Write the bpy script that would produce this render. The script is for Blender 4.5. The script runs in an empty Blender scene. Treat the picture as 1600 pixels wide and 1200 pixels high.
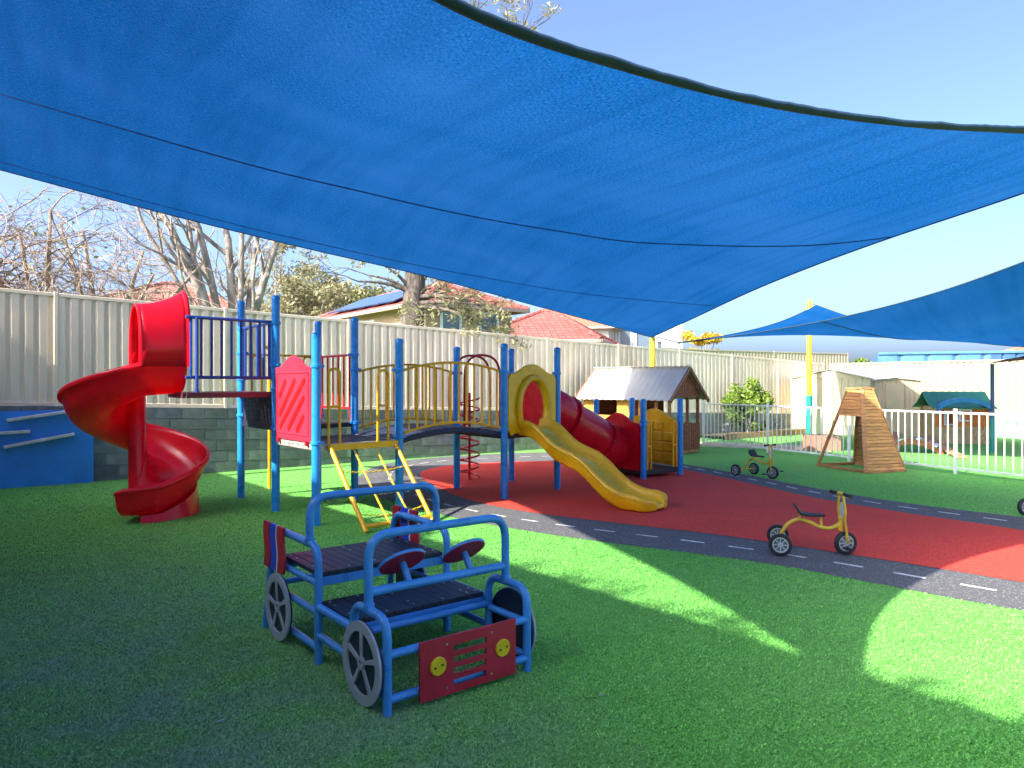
import bpy, bmesh, math, random
from mathutils import Vector, Matrix, Quaternion
R = math.radians
scene = bpy.context.scene
COL = scene.collection
random.seed(7)

# ------------------------------------------------------------------ camera
F_PX, CX, CY, EYE = 1120.0, 800.0, 600.0, 1.65
cam_data = bpy.data.cameras.new("camera")
cam_data.sensor_width = 36.0
cam_data.lens = 36.0 * F_PX / 1600.0
cam_data.clip_start = 0.05
cam_data.clip_end = 2000.0
cam = bpy.data.objects.new("camera", cam_data)
COL.objects.link(cam)
cam.location = (0, 0, EYE)
cam.rotation_euler = (R(90), 0, 0)
scene.camera = cam

# ------------------------------------------------------------------ light
SH = Vector((1.01, 0.82, 0.0))                 # shadow offset per metre of height
EL = math.atan2(1.0, SH.length)
world = bpy.data.worlds.new("World")
scene.world = world
world.use_nodes = True
wn = world.node_tree
wn.nodes.clear()
sky = wn.nodes.new("ShaderNodeTexSky")
sky.sky_type = 'NISHITA'
sky.sun_disc = False
sky.sun_elevation = EL
sky.sun_rotation = math.atan2(-SH.x, -SH.y)
sky.air_density = 0.5
sky.dust_density = 4.3
sky.ozone_density = 4.5
bgn = wn.nodes.new("ShaderNodeBackground")
bgn.inputs['Strength'].default_value = 0.15
outn = wn.nodes.new("ShaderNodeOutputWorld")
wn.links.new(sky.outputs[0], bgn.inputs[0])
wn.links.new(bgn.outputs[0], outn.inputs[0])

sun_data = bpy.data.lights.new("sun", 'SUN')
sun_data.energy = 3.4
sun_data.angle = R(0.55)
sun_data.color = (1.0, 0.93, 0.80)
sun = bpy.data.objects.new("sun", sun_data)
COL.objects.link(sun)
sun.location = (-20, -15, 25)
sun.rotation_euler = Vector((SH.x, SH.y, -1)).to_track_quat('-Z', 'Y').to_euler()

scene.render.resolution_x = 1024
scene.render.resolution_y = 768
scene.view_settings.view_transform = 'Standard'
scene.view_settings.look = 'None'
scene.view_settings.gamma = 1.0
scene.view_settings.use_curve_mapping = False
scene.view_settings.exposure = 1.97
scene.render.engine = 'CYCLES'
scene.cycles.max_bounces = 8
scene.cycles.diffuse_bounces = 4
scene.cycles.use_denoising = True

# ------------------------------------------------------------------ helpers
def P(px, py, Y):
    return Vector(((px - CX) / F_PX * Y, Y, EYE - (py - CY) / F_PX * Y))
def G(px, py, z=0.0):
    Y = F_PX * (EYE - z) / (py - CY)
    return Vector(((px - CX) / F_PX * Y, Y, z))
def V(*a): return Vector(a)
def lerp(a, b, t): return a + (b - a) * t
def srgb(r, g, b):
    f = lambda c: (c / 12.92) if c <= 0.04045 else ((c + 0.055) / 1.055) ** 2.4
    return (f(r / 255), f(g / 255), f(b / 255))

class MB:
    def __init__(s): s.v = []; s.f = []
    def face(s, pts):
        b = len(s.v); s.v += [Vector(p) for p in pts]; s.f.append(tuple(range(b, b + len(pts))))
    def box(s, c, size, ax=None):
        c = Vector(c); hx, hy, hz = size[0] / 2, size[1] / 2, size[2] / 2
        ex, ey, ez = ax if ax else (V(1, 0, 0), V(0, 1, 0), V(0, 0, 1))
        b = len(s.v)
        for z in (-hz, hz):
            for (x, y) in ((-hx, -hy), (hx, -hy), (hx, hy), (-hx, hy)):
                s.v.append(c + ex * x + ey * y + ez * z)
        for q in ((0, 3, 2, 1), (4, 5, 6, 7), (0, 1, 5, 4), (1, 2, 6, 5), (2, 3, 7, 6), (3, 0, 4, 7)):
            s.f.append(tuple(b + i for i in q))
    def beam(s, p0, p1, w, h, up=V(0, 0, 1)):
        p0, p1 = Vector(p0), Vector(p1); d = (p1 - p0); L = d.length; d.normalize()
        side = d.cross(up)
        if side.length < 1e-4: side = d.cross(V(1, 0, 0))
        side.normalize(); u2 = side.cross(d)
        s.box((p0 + p1) / 2, (L, w, h), (d, side, u2))
    def tube(s, pts, r, n=10, caps=True, closed=False):
        pts = [Vector(p) for p in pts]
        m = len(pts); rs = r if isinstance(r, (list, tuple)) else [r] * m
        tang = []
        for i in range(m):
            a = pts[(i - 1) % m] if (closed or i > 0) else pts[i]
            c = pts[(i + 1) % m] if (closed or i < m - 1) else pts[i]
            t = (c - a)
            tang.append(t.normalized() if t.length > 1e-9 else V(0, 0, 1))
        t0 = tang[0]
        nrm = t0.cross(V(0, 0, 1))
        if nrm.length < 1e-3: nrm = t0.cross(V(1, 0, 0))
        nrm.normalize()
        b = len(s.v)
        for i in range(m):
            if i > 0:
                q = tang[i - 1].rotation_difference(tang[i]); nrm = q @ nrm
                nrm = (nrm - tang[i] * nrm.dot(tang[i])).normalized()
            bn = tang[i].cross(nrm)
            for k in range(n):
                a = 2 * math.pi * k / n
                s.v.append(pts[i] + (nrm * math.cos(a) + bn * math.sin(a)) * rs[i])
        segs = m if closed else m - 1
        for i in range(segs):
            j = (i + 1) % m
            for k in range(n):
                k2 = (k + 1) % n
                s.f.append((b + i * n + k, b + i * n + k2, b + j * n + k2, b + j * n + k))
        if caps and not closed:
            s.f.append(tuple(b + k for k in reversed(range(n))))
            s.f.append(tuple(b + (m - 1) * n + k for k in range(n)))
    def lathe(s, prof, o=V(0, 0, 0), az=V(0, 0, 1), n=20, caps=True):
        o = Vector(o); az = Vector(az).normalized()
        ax = az.cross(V(0, 0, 1))
        if ax.length < 1e-3: ax = V(1, 0, 0)
        ax.normalize(); ay = az.cross(ax)
        b = len(s.v)
        for (r, z) in prof:
            for k in range(n):
                a = 2 * math.pi * k / n
                s.v.append(o + az * z + (ax * math.cos(a) + ay * math.sin(a)) * r)
        for i in range(len(prof) - 1):
            for k in range(n):
                k2 = (k + 1) % n
                s.f.append((b + i * n + k, b + i * n + k2, b + (i + 1) * n + k2, b + (i + 1) * n + k))
        if caps and prof[0][0] > 1e-6: s.f.append(tuple(b + k for k in reversed(range(n))))
        if caps and prof[-1][0] > 1e-6: s.f.append(tuple(b + (len(prof) - 1) * n + k for k in range(n)))
    def prism(s, poly, o, ex, ey, t):
        """polygon in the (ex, ey) plane at o, thickened by t along ex x ey"""
        o = Vector(o); en = ex.cross(ey).normalized(); b = len(s.v); m = len(poly)
        for z in (0, t):
            for (x, y) in poly: s.v.append(o + ex * x + ey * y + en * z)
        s.f.append(tuple(b + i for i in reversed(range(m))))
        s.f.append(tuple(b + m + i for i in range(m)))
        for i in range(m):
            j = (i + 1) % m
            s.f.append((b + i, b + j, b + m + j, b + m + i))
    def ring(s, outer, inner, o, ex, ey, t):
        """plate between two closed outlines of equal count, thickened by t"""
        o = Vector(o); en = ex.cross(ey).normalized(); b = len(s.v); m = len(outer)
        for z in (0, t):
            for L in (outer, inner):
                for (x, y) in L: s.v.append(o + ex * x + ey * y + en * z)
        for i in range(m):
            j = (i + 1) % m
            s.f.append((b + i, b + m + i, b + m + j, b + j))
            s.f.append((b + 2 * m + i, b + 2 * m + j, b + 3 * m + j, b + 3 * m + i))
            s.f.append((b + i, b + j, b + 2 * m + j, b + 2 * m + i))
            s.f.append((b + m + i, b + 3 * m + i, b + 3 * m + j, b + m + j))
    def plate(s, o, ex, ey, w, h, t, holes=()):
        """rectangular plate with rectangular holes, all edges closed"""
        o = Vector(o); en = ex.cross(ey).normalized()
        xs = sorted(set([0, w] + [x for hh in holes for x in (hh[0], hh[1])]))
        ys = sorted(set([0, h] + [y for hh in holes for y in (hh[2], hh[3])]))
        nx, ny = len(xs) - 1, len(ys) - 1
        def solid(i, j):
            if i < 0 or j < 0 or i >= nx or j >= ny: return False
            cx, cy = (xs[i] + xs[i + 1]) / 2, (ys[j] + ys[j + 1]) / 2
            return not any(a < cx < b and c < cy < d for (a, b, c, d) in holes)
        pt = lambda x, y, z: o + ex * x + ey * y + en * z
        for i in range(nx):
            for j in range(ny):
                if not solid(i, j): continue
                x0, x1, y0, y1 = xs[i], xs[i + 1], ys[j], ys[j + 1]
                s.face([pt(x0, y0, t), pt(x1, y0, t), pt(x1, y1, t), pt(x0, y1, t)])
                s.face([pt(x0, y1, 0), pt(x1, y1, 0), pt(x1, y0, 0), pt(x0, y0, 0)])
                if not solid(i - 1, j): s.face([pt(x0, y0, 0), pt(x0, y0, t), pt(x0, y1, t), pt(x0, y1, 0)])
                if not solid(i + 1, j): s.face([pt(x1, y1, 0), pt(x1, y1, t), pt(x1, y0, t), pt(x1, y0, 0)])
                if not solid(i, j - 1): s.face([pt(x1, y0, 0), pt(x1, y0, t), pt(x0, y0, t), pt(x0, y0, 0)])
                if not solid(i, j + 1): s.face([pt(x0, y1, 0), pt(x0, y1, t), pt(x1, y1, t), pt(x1, y1, 0)])
    def grid(s, rows, close_u=False):
        b = len(s.v); nu = len(rows[0])
        for r_ in rows: s.v += [Vector(p) for p in r_]
        for i in range(len(rows) - 1):
            for k in range(nu if close_u else nu - 1):
                k2 = (k + 1) % nu
                s.f.append((b + i * nu + k, b + i * nu + k2, b + (i + 1) * nu + k2, b + (i + 1) * nu + k))
    def mesh(s, name, off=V(0, 0, 0)):
        me = bpy.data.meshes.new(name)
        me.from_pydata([tuple(p - off) for p in s.v], [], s.f)
        me.update()
        return me
    def build(s, name, mat, parent=None, smooth=False, bevel=0.0, solid=0.0, fix=False):
        off = BASE.get(parent.name, V(0, 0, 0)) if parent else V(0, 0, 0)
        me = s.mesh(name, off)
        if fix:
            bm = bmesh.new(); bm.from_mesh(me)
            bmesh.ops.remove_doubles(bm, verts=bm.verts, dist=1e-5)
            bmesh.ops.recalc_face_normals(bm, faces=bm.faces)
            bm.to_mesh(me); bm.free()
        if mat: me.materials.append(M[mat])
        if smooth: shade(me, smooth)
        o = bpy.data.objects.new(name, me); COL.objects.link(o)
        if parent:
            o.parent = parent; BASE[o.name] = off
        if solid:
            m = o.modifiers.new("thick", 'SOLIDIFY'); m.thickness = solid; m.offset = 0
        if bevel:
            m = o.modifiers.new("bevel", 'BEVEL'); m.width = bevel; m.segments = 2; m.limit_method = 'ANGLE'; m.angle_limit = R(40)
        return o

def shade(me, mode):
    me.polygons.foreach_set("use_smooth", [True] * len(me.polygons))
    if mode == 'auto':
        bm = bmesh.new(); bm.from_mesh(me)
        for e in bm.edges:
            e.smooth = not (len(e.link_faces) == 2 and e.calc_face_angle(0) > R(38))
        bm.to_mesh(me); bm.free()
    me.update()

BASE = {}
def thing(name, loc, label, cat, group=None, rz=0.0):
    o = bpy.data.objects.new(name, None); COL.objects.link(o)
    o.empty_display_size = 0.2
    o.location = loc; o.rotation_euler = (0, 0, rz)
    o['label'] = label; o['category'] = cat
    if group: o['group'] = group
    BASE[o.name] = Vector(loc)
    return o
def local(o): BASE[o.name] = V(0, 0, 0); return o       # parts given in the thing's own coordinates
def tag(o, label, cat, group=None):
    o['label'] = label; o['category'] = cat
    if group: o['group'] = group
    return o
def struct(o): o['kind'] = 'structure'; return o
def kids(o): return [c for c in bpy.data.objects if c.parent == o]
def copy_tree(o, parent=None):
    c = o.copy(); COL.objects.link(c); c.parent = parent
    for ch in kids(o): copy_tree(ch, c)
    return c
def share(name, me, mat, parent, mtx):
    o = bpy.data.objects.new(name, me); COL.objects.link(o)
    o.parent = parent
    off = BASE.get(parent.name, V(0, 0, 0)) if parent else V(0, 0, 0)
    m = mtx.copy(); m.translation = m.translation - off
    o.matrix_local = m
    return o
def frame(o, ex, ey, ez):
    return Matrix(((ex.x, ey.x, ez.x, o.x), (ex.y, ey.y, ez.y, o.y), (ex.z, ey.z, ez.z, o.z), (0, 0, 0, 1)))
def catmull(pts, n, closed=False):
    """interpolating spline with chord-length spacing"""
    pts = [Vector(p) for p in pts]; m = len(pts); out = []
    segs = m if closed else m - 1
    def tan(i):
        if not closed and i == 0: return None
        if not closed and i == m - 1: return None
        a, b, c = pts[(i - 1) % m], pts[i % m], pts[(i + 1) % m]
        d1, d2 = max(1e-6, (b - a).length), max(1e-6, (c - b).length)
        return ((b - a) / d1 * d2 + (c - b) / d2 * d1) / (d1 + d2)
    for i in range(segs):
        p1, p2 = pts[i], pts[(i + 1) % m]; h = (p2 - p1).length
        ch = (p2 - p1) / max(h, 1e-6)
        t1, t2 = tan(i), tan((i + 1) % m if closed else i + 1)
        if t1 is None and t2 is None: t1 = t2 = ch
        if t1 is None: t1 = ch * 1.5 - t2 * .5
        if t2 is None: t2 = ch * 1.5 - t1 * .5
        for k in range(n):
            t = k / n
            out.append(p1 * (2 * t**3 - 3 * t * t + 1) + t1 * h * (t**3 - 2 * t * t + t) + p2 * (3 * t * t - 2 * t**3) + t2 * h * (t**3 - t * t))
    if not closed: out.append(pts[-1])
    return out
def resample(pts, n, closed=False):
    q = list(pts) + ([pts[0]] if closed else [])
    d = [0]
    for a, b in zip(q, q[1:]): d.append(d[-1] + (b - a).length)
    out = []; j = 0
    cnt = n if closed else n - 1
    for i in range(n):
        s = d[-1] * i / cnt
        while j < len(d) - 2 and d[j + 1] < s: j += 1
        t = (s - d[j]) / max(1e-9, d[j + 1] - d[j])
        out.append(q[j].lerp(q[j + 1], min(1, t)))
    return out
def rounded(pts, rad, n=6):
    pts = [Vector(p) for p in pts]; out = [pts[0]]
    for i in range(1, len(pts) - 1):
        a, b, c = pts[i - 1], pts[i], pts[i + 1]
        r1 = min(rad, (a - b).length * 0.49, (c - b).length * 0.49)
        p, q = b + (a - b).normalized() * r1, b + (c - b).normalized() * r1
        for k in range(n + 1):
            t = k / n
            out.append(p * (1 - t) ** 2 + b * 2 * t * (1 - t) + q * t * t)
    out.append(pts[-1]); return out
Z = V(0, 0, 1)

# ------------------------------------------------------------------ materials
M = {}
def nodes_of(name):
    m = bpy.data.materials.new(name); m.use_nodes = True
    nt = m.node_tree; nt.nodes.clear()
    out = nt.nodes.new('ShaderNodeOutputMaterial')
    return m, nt, out
def N(nt, t, **kw):
    n = nt.nodes.new(t)
    for k, v in kw.items():
        if k in n.inputs: n.inputs[k].default_value = v
        else: setattr(n, k, v)
    return n
def mix_col(nt, fac, a, b, blend='MIX'):
    n = nt.nodes.new('ShaderNodeMix'); n.data_type = 'RGBA'; n.blend_type = blend
    for sock, val in ((n.inputs[0], fac), (n.inputs[6], a), (n.inputs[7], b)):
        if isinstance(val, bpy.types.NodeSocket): nt.links.new(val, sock)
        elif isinstance(val, (int, float)): sock.default_value = val
        else: sock.default_value = (*val, 1)
    return n.outputs[2]
def ramp(nt, src, stops):
    n = nt.nodes.new('ShaderNodeValToRGB'); nt.links.new(src, n.inputs[0])
    el = n.color_ramp.elements
    while len(el) < len(stops): el.new(0.5)
    for e, (p, c) in zip(el, stops):
        e.position = p; e.color = (*c, 1) if not isinstance(c, (int, float)) else (c, c, c, 1)
    return n.outputs[0]
def coords(nt, kind='Object', scale=(1, 1, 1)):
    tc = nt.nodes.new('ShaderNodeTexCoord'); mp = nt.nodes.new('ShaderNodeMapping')
    mp.inputs['Scale'].default_value = scale
    nt.links.new(tc.outputs[kind], mp.inputs[0]); return mp.outputs[0]
def noise(nt, vec, scale, detail=4, rough=0.55):
    n = N(nt, 'ShaderNodeTexNoise'); n.inputs['Scale'].default_value = scale
    n.inputs['Detail'].default_value = detail; n.inputs['Roughness'].default_value = rough
    nt.links.new(vec, n.inputs['Vector']); return n.outputs[0]
def bump(nt, h, strength, dist):
    b = N(nt, 'ShaderNodeBump'); b.inputs['Strength'].default_value = strength
    b.inputs['Distance'].default_value = dist
    nt.links.new(h, b.inputs['Height']); return b.outputs[0]
def simple(name, col, rough=0.5, var=0.12, scale=6.0, bumps=0.05, bscale=60, metal=0.0, trans=0.0, spec=0.5, stretch=(1, 1, 1), dirt=0.0, each=0.0):
    m, nt, out = nodes_of(name)
    vec = coords(nt, 'Object', stretch)
    n1 = noise(nt, vec, scale, 5)
    dark = tuple(c * (1 - var * 1.6) for c in col); lite = tuple(min(1, c * (1 + var)) for c in col)
    c = ramp(nt, n1, [(0.3, dark), (0.7, lite)])
    if dirt:
        n3 = noise(nt, vec, scale * 0.6, 7, 0.7)
        f = ramp(nt, n3, [(0.52, 0.0), (0.75, dirt)])
        c = mix_col(nt, f, c, (0.09, 0.075, 0.055))
    if each:
        oi = nt.nodes.new('ShaderNodeObjectInfo'); k0 = 1 - each
        c = mix_col(nt, 1.0, c, ramp(nt, oi.outputs['Random'], [(0.0, (k0, k0, k0)), (1.0, (1.0, 1.0, 1.0))]), 'MULTIPLY')
    b = N(nt, 'ShaderNodeBsdfPrincipled')
    nt.links.new(c, b.inputs['Base Color'])
    n2 = noise(nt, vec, bscale, 3)
    rr = ramp(nt, n1, [(0.25, max(0.03, rough - 0.08)), (0.75, min(1, rough + 0.1))])
    nt.links.new(rr, b.inputs['Roughness'])
    b.inputs['Metallic'].default_value = metal
    b.inputs['Specular IOR Level'].default_value = spec
    if bumps: nt.links.new(bump(nt, n2, bumps, 0.01), b.inputs['Normal'])
    sh = b.outputs[0]
    if trans:
        t = N(nt, 'ShaderNodeBsdfTranslucent'); nt.links.new(c, t.inputs[0])
        mx = N(nt, 'ShaderNodeMixShader'); mx.inputs[0].default_value = trans
        nt.links.new(b.outputs[0], mx.inputs[1]); nt.links.new(t.outputs[0], mx.inputs[2]); sh = mx.outputs[0]
    nt.links.new(sh, out.inputs[0])
    M[name] = m
    return m

def speckled(name, base, specks, scale, rough, bstr, patch=None, stains=None, island=False):
    """rubber granule and turf surfaces"""
    m, nt, out = nodes_of(name)
    vec = coords(nt, 'Object')
    n1 = noise(nt, vec, scale, 4, 0.75)
    c = ramp(nt, n1, [(0.34, tuple(x * 0.38 for x in base)), (0.5, base), (0.64, tuple(min(1, x * 1.55) for x in base))])
    if specks:
        v = N(nt, 'ShaderNodeTexVoronoi'); v.inputs['Scale'].default_value = scale * 0.55
        nt.links.new(vec, v.inputs['Vector'])
        sp = N(nt, 'ShaderNodeSeparateColor'); nt.links.new(v.outputs['Color'], sp.inputs[0])
        f = ramp(nt, sp.outputs[0], [(specks[1], 0.0), (specks[1] + 0.02, 1.0)])
        c = mix_col(nt, f, c, specks[0])
    n2 = noise(nt, vec, 0.55, 5, 0.62)
    if patch:
        f = ramp(nt, n2, [(0.38, 0.0), (0.68, patch[1])])
        c = mix_col(nt, f, c, patch[0])
    if stains:
        for (x, y, rad, colr, amt) in stains:
            d = N(nt, 'ShaderNodeVectorMath'); d.operation = 'DISTANCE'
            tc = nt.nodes.new('ShaderNodeTexCoord'); nt.links.new(tc.outputs['Object'], d.inputs[0])
            d.inputs[1].default_value = (x, y, 0)
            mr = N(nt, 'ShaderNodeMapRange'); nt.links.new(d.outputs['Value'], mr.inputs[0])
            mr.inputs[1].default_value = 0; mr.inputs[2].default_value = rad
            mr.inputs[3].default_value = 1; mr.inputs[4].default_value = 0
            nn = noise(nt, vec, 2.3, 6, 0.68)
            mu = N(nt, 'ShaderNodeMath'); mu.operation = 'MULTIPLY'
            nt.links.new(mr.outputs[0], mu.inputs[0]); nt.links.new(ramp(nt, nn, [(0.35, 0.25), (0.65, 1.0)]), mu.inputs[1])
            m2 = N(nt, 'ShaderNodeMath'); m2.operation = 'MULTIPLY'; m2.inputs[1].default_value = amt
            nt.links.new(mu.outputs[0], m2.inputs[0])
            c = mix_col(nt, m2.outputs[0], c, colr)
    if island:
        gm = N(nt, 'ShaderNodeNewGeometry')
        c = mix_col(nt, 1.0, c, ramp(nt, gm.outputs['Random Per Island'], [(0.0, (.62, .68, .75)), (0.5, (1.1, 1.15, 1.2)), (1.0, (1.75, 1.7, 1.65))]), 'MULTIPLY')
    b = N(nt, 'ShaderNodeBsdfPrincipled'); nt.links.new(c, b.inputs['Base Color'])
    b.inputs['Roughness'].default_value = rough
    b.inputs['Specular IOR Level'].default_value = 0.08
    nt.links.new(bump(nt, n1, bstr, 0.02), b.inputs['Normal'])
    nt.links.new(b.outputs[0], out.inputs[0]); M[name] = m

TURF = (0.155, 0.44, 0.092)
TURF_STAINS = [(-2.7, 3.5, 3.0, (0.22, 0.30, 0.28), 0.75), (-1.0, 2.9, 1.9, (0.24, 0.31, 0.29), 0.65), (-3.6, 5.0, 2.2, (0.25, 0.36, 0.25), 0.6),
                 (-4.2, 6.3, 2.5, (0.16, 0.24, 0.11), 0.55), (8.2, 9.0, 2.6, (0.24, 0.33, 0.17), 0.55)]
for nm_, isl_ in (('turf', False), ('turf_fibre', True)):
    speckled(nm_, TURF, None, 85, 0.85, 0.6 if not isl_ else 0.0, patch=((0.17, 0.38, 0.11), 0.65), stains=TURF_STAINS, island=isl_)
speckled('track', (0.115, 0.115, 0.122), ((0.34, 0.35, 0.36), 0.92), 210, 0.8, 0.35, patch=((0.11, 0.11, 0.11), 0.5))
speckled('red_rubber', (0.78, 0.075, 0.052), ((0.50, 0.045, 0.04), 0.85), 120, 0.8, 0.35, patch=((0.56, 0.060, 0.045), 0.7))
simple('line_paint', (0.66, 0.66, 0.64), 0.6, 0.25, 14, 0.1, dirt=0.8)
simple('earth', (0.16, 0.14, 0.09), 0.95, 0.3, 0.4, 0.3, 6)
simple('sunlit_turf_tone', (0.50, 0.42, 0.28), 0.9, 0.2, 3, 0.2, 80)  # pale tone for sunlight painted on the turf

BLUE = (0.020, 0.26, 0.74)
simple('blue_paint', BLUE, 0.28, 0.10, 4, 0.03, 90, dirt=0.25)
simple('rail_blue', (0.02, 0.06, 0.30), 0.3, 0.1, 6)
simple('yellow_paint', (0.98, 0.43, 0.006), 0.32, 0.10, 6, 0.04, 80, dirt=0.12)
simple('chain_yellow', (0.80, 0.50, 0.02), 0.45, 0.2, 20, 0.1)
simple('red_paint', (0.50, 0.012, 0.022), 0.3, 0.1, 6)
simple('red_plastic', (0.90, 0.012, 0.035), 0.25, 0.09, 1.6, 0.03, 40, trans=0.38)
simple('slot_glow_red', (0.80, 0.006, 0.006), 0.35, 0.06, 3)  # brighter red paints in the glow of light through translucent plastic
simple('pink_panel', (0.66, 0.030, 0.065), 0.38, 0.10, 3, trans=0.1)
simple('yellow_plastic', (0.98, 0.51, 0.006), 0.27, 0.12, 2.2, 0.03, 40, trans=0.15)
simple('slide_worn', (0.92, 0.68, 0.22), 0.35, 0.2, 3)
simple('deck_black', (0.030, 0.028, 0.036), 0.5, 0.3, 9, 0.1, each=0.28)
simple('deck_maroon', (0.10, 0.018, 0.035), 0.5, 0.2, 9)
simple('deck_grey', (0.46, 0.44, 0.42), 0.45, 0.2, 10, 0.1, metal=0.3)
simple('steel', (0.55, 0.56, 0.57), 0.35, 0.1, 20, metal=0.9)
simple('bridge_rubber', (0.022, 0.03, 0.07), 0.55, 0.2, 8)

simple('car_blue', (0.045, 0.26, 0.68), 0.30, 0.12, 6, 0.03, 80, dirt=0.2)
simple('car_seat', (0.012, 0.022, 0.045), 0.48, 0.25, 8, 0.1, 60, each=0.28)
simple('car_maroon', (0.42, 0.013, 0.04), 0.42, 0.14, 7)
simple('car_grey', (0.33, 0.39, 0.48), 0.42, 0.1, 6)
simple('car_yellow', (0.66, 0.50, 0.01), 0.4, 0.1, 8)
simple('car_flag_blue', (0.018, 0.06, 0.60), 0.4, 0.08, 8)
simple('white_plastic', (0.78, 0.78, 0.80), 0.4, 0.08, 8)
simple('rubber_black', (0.016, 0.017, 0.02), 0.6, 0.2, 20, 0.15, 90)
simple('hub_recess_shade', (0.10, 0.125, 0.14), 0.5, 0.15, 12)  # darker than the spokes to paint shade into the wheel recesses
simple('wheel_grey', (0.44, 0.50, 0.53), 0.45, 0.15, 12)
simple('trike_yellow', (0.68, 0.46, 0.035), 0.35, 0.18, 9, 0.04, 80, dirt=0.35)
simple('plate_pale', (0.55, 0.62, 0.70), 0.4, 0.15, 12)
simple('plate_number', (0.03, 0.04, 0.30), 0.5, 0.1, 12)

simple('fence_steel', (0.92, 0.79, 0.59), 0.48, 0.09, 2.2, 0.02, 30, spec=0.4, dirt=0.30, stretch=(1, 1, .22))
simple('fence_cream', (0.37, 0.325, 0.22), 0.5, 0.06, 1.3, 0.02, 30, spec=0.4)
simple('block', (0.25, 0.28, 0.265), 0.9, 0.22, 5, 0.5, 60, spec=0.2, each=0.35)
simple('block_dark', (0.21, 0.24, 0.255), 0.9, 0.25, 5, 0.5, 60, spec=0.2, each=0.35)
simple('block_green', (0.27, 0.315, 0.25), 0.9, 0.2, 5, 0.5, 60, spec=0.2, each=0.35)
simple('mortar', (0.30, 0.31, 0.28), 0.95, 0.2, 8, 0.4, 60, spec=0.2)
simple('climb_board', (0.028, 0.28, 0.82), 0.5, 0.12, 2.5, 0.08, 30, dirt=0.2)
simple('grip_grey', (0.62, 0.62, 0.62), 0.6, 0.12, 9)

simple('white_metal', (0.78, 0.78, 0.75), 0.35, 0.06, 5)
simple('timber', (0.56, 0.25, 0.095), 0.7, 0.28, 5, 0.25, 30, stretch=(1, 1, 7), each=0.28)
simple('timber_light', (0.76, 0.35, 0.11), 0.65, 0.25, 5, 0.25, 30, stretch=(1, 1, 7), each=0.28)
simple('timber_dark', (0.38, 0.12, 0.06), 0.7, 0.3, 5, 0.25, 30, stretch=(1, 1, 6), each=0.28)
simple('timber_orange', (0.66, 0.31, 0.055), 0.6, 0.16, 5, 0.2, 30, stretch=(1, 1, 6), each=0.28)
simple('roof_sheet', (0.64, 0.60, 0.51), 0.42, 0.1, 2, 0.05, 30, metal=0.1)
simple('post_green', (0.006, 0.23, 0.21), 0.5, 0.12, 5)
simple('post_yellow', (0.78, 0.56, 0.015), 0.45, 0.12, 5, dirt=0.15)
simple('shed_wall', (0.68, 0.55, 0.36), 0.5, 0.06, 2)
simple('shed_brown', (0.56, 0.43, 0.28), 0.5, 0.08, 2)
simple('green_roof', (0.055, 0.30, 0.19), 0.45, 0.12, 4)
simple('cottage_tan', (0.60, 0.38, 0.20), 0.6, 0.15, 8, 0.3, 20)
simple('cottage_orange', (0.80, 0.20, 0.03), 0.45, 0.1, 5)
simple('cottage_blue', (0.04, 0.30, 0.72), 0.4, 0.1, 5)
simple('terracotta', (0.46, 0.22, 0.15), 0.8, 0.15, 6, 0.2)
simple('canopy_maroon', (0.20, 0.035, 0.06), 0.7, 0.12, 5, 0.1, 200, trans=0.3)
simple('gazebo_post', (0.05, 0.10, 0.22), 0.5, 0.12, 6)
simple('rope', (0.50, 0.49, 0.47), 0.6, 0.1, 20)

simple('brick_cream', (0.44, 0.29, 0.19), 0.85, 0.12, 12, 0.3, 30)
simple('brick_brown', (0.42, 0.28, 0.21), 0.85, 0.15, 12, 0.3, 30)
simple('render_white', (0.52, 0.49, 0.44), 0.8, 0.05, 4)
simple('render_grey', (0.42, 0.45, 0.50), 0.7, 0.08, 4)
simple('gutter', (0.46, 0.30, 0.24), 0.5, 0.06, 4)
simple('solar', (0.035, 0.07, 0.18), 0.12, 0.12, 3, spec=0.8)
simple('container_blue', (0.06, 0.17, 0.33), 0.5, 0.12, 3, dirt=0.2)
simple('container_dark', (0.035, 0.10, 0.26), 0.5, 0.12, 3)
simple('glass', (0.10, 0.14, 0.18), 0.06, 0.1, 3, bumps=0, spec=0.9)
simple('bark', (0.125, 0.10, 0.085), 0.95, 0.55, 9, 1.0, 11, stretch=(1, 1, 0.25))
simple('bark_pale', (0.33, 0.28, 0.235), 0.9, 0.35, 6, 0.5, 25, stretch=(1, 1, 0.3))
simple('twig', (0.33, 0.245, 0.185), 0.9, 0.35, 3, 0)

def tile_mat(name, a, b, freq=6.0):
    m, nt, out = nodes_of(name)
    vec = coords(nt, 'UV')
    br = N(nt, 'ShaderNodeTexBrick'); nt.links.new(vec, br.inputs['Vector'])
    br.inputs['Scale'].default_value = 1.0
    br.inputs['Brick Width'].default_value = 0.24; br.inputs['Row Height'].default_value = 0.26
    br.inputs['Mortar Size'].default_value = 0.028; br.inputs['Mortar Smooth'].default_value = 0.6
    br.inputs['Color1'].default_value = (*a, 1); br.inputs['Color2'].default_value = (*b, 1)
    br.inputs['Mortar'].default_value = (a[0] * .35, a[1] * .35, a[2] * .35, 1)
    n1 = noise(nt, coords(nt), 0.8, 5)
    c = mix_col(nt, ramp(nt, n1, [(0.35, 0.0), (0.7, 0.4)]), br.outputs['Color'], tuple(x * 0.6 for x in a))
    p = N(nt, 'ShaderNodeBsdfPrincipled'); nt.links.new(c, p.inputs['Base Color'])
    p.inputs['Roughness'].default_value = 0.75
    nt.links.new(bump(nt, br.outputs['Fac'], -0.8, 0.05), p.inputs['Normal'])
    nt.links.new(p.outputs[0], out.inputs[0]); M[name] = m
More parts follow.
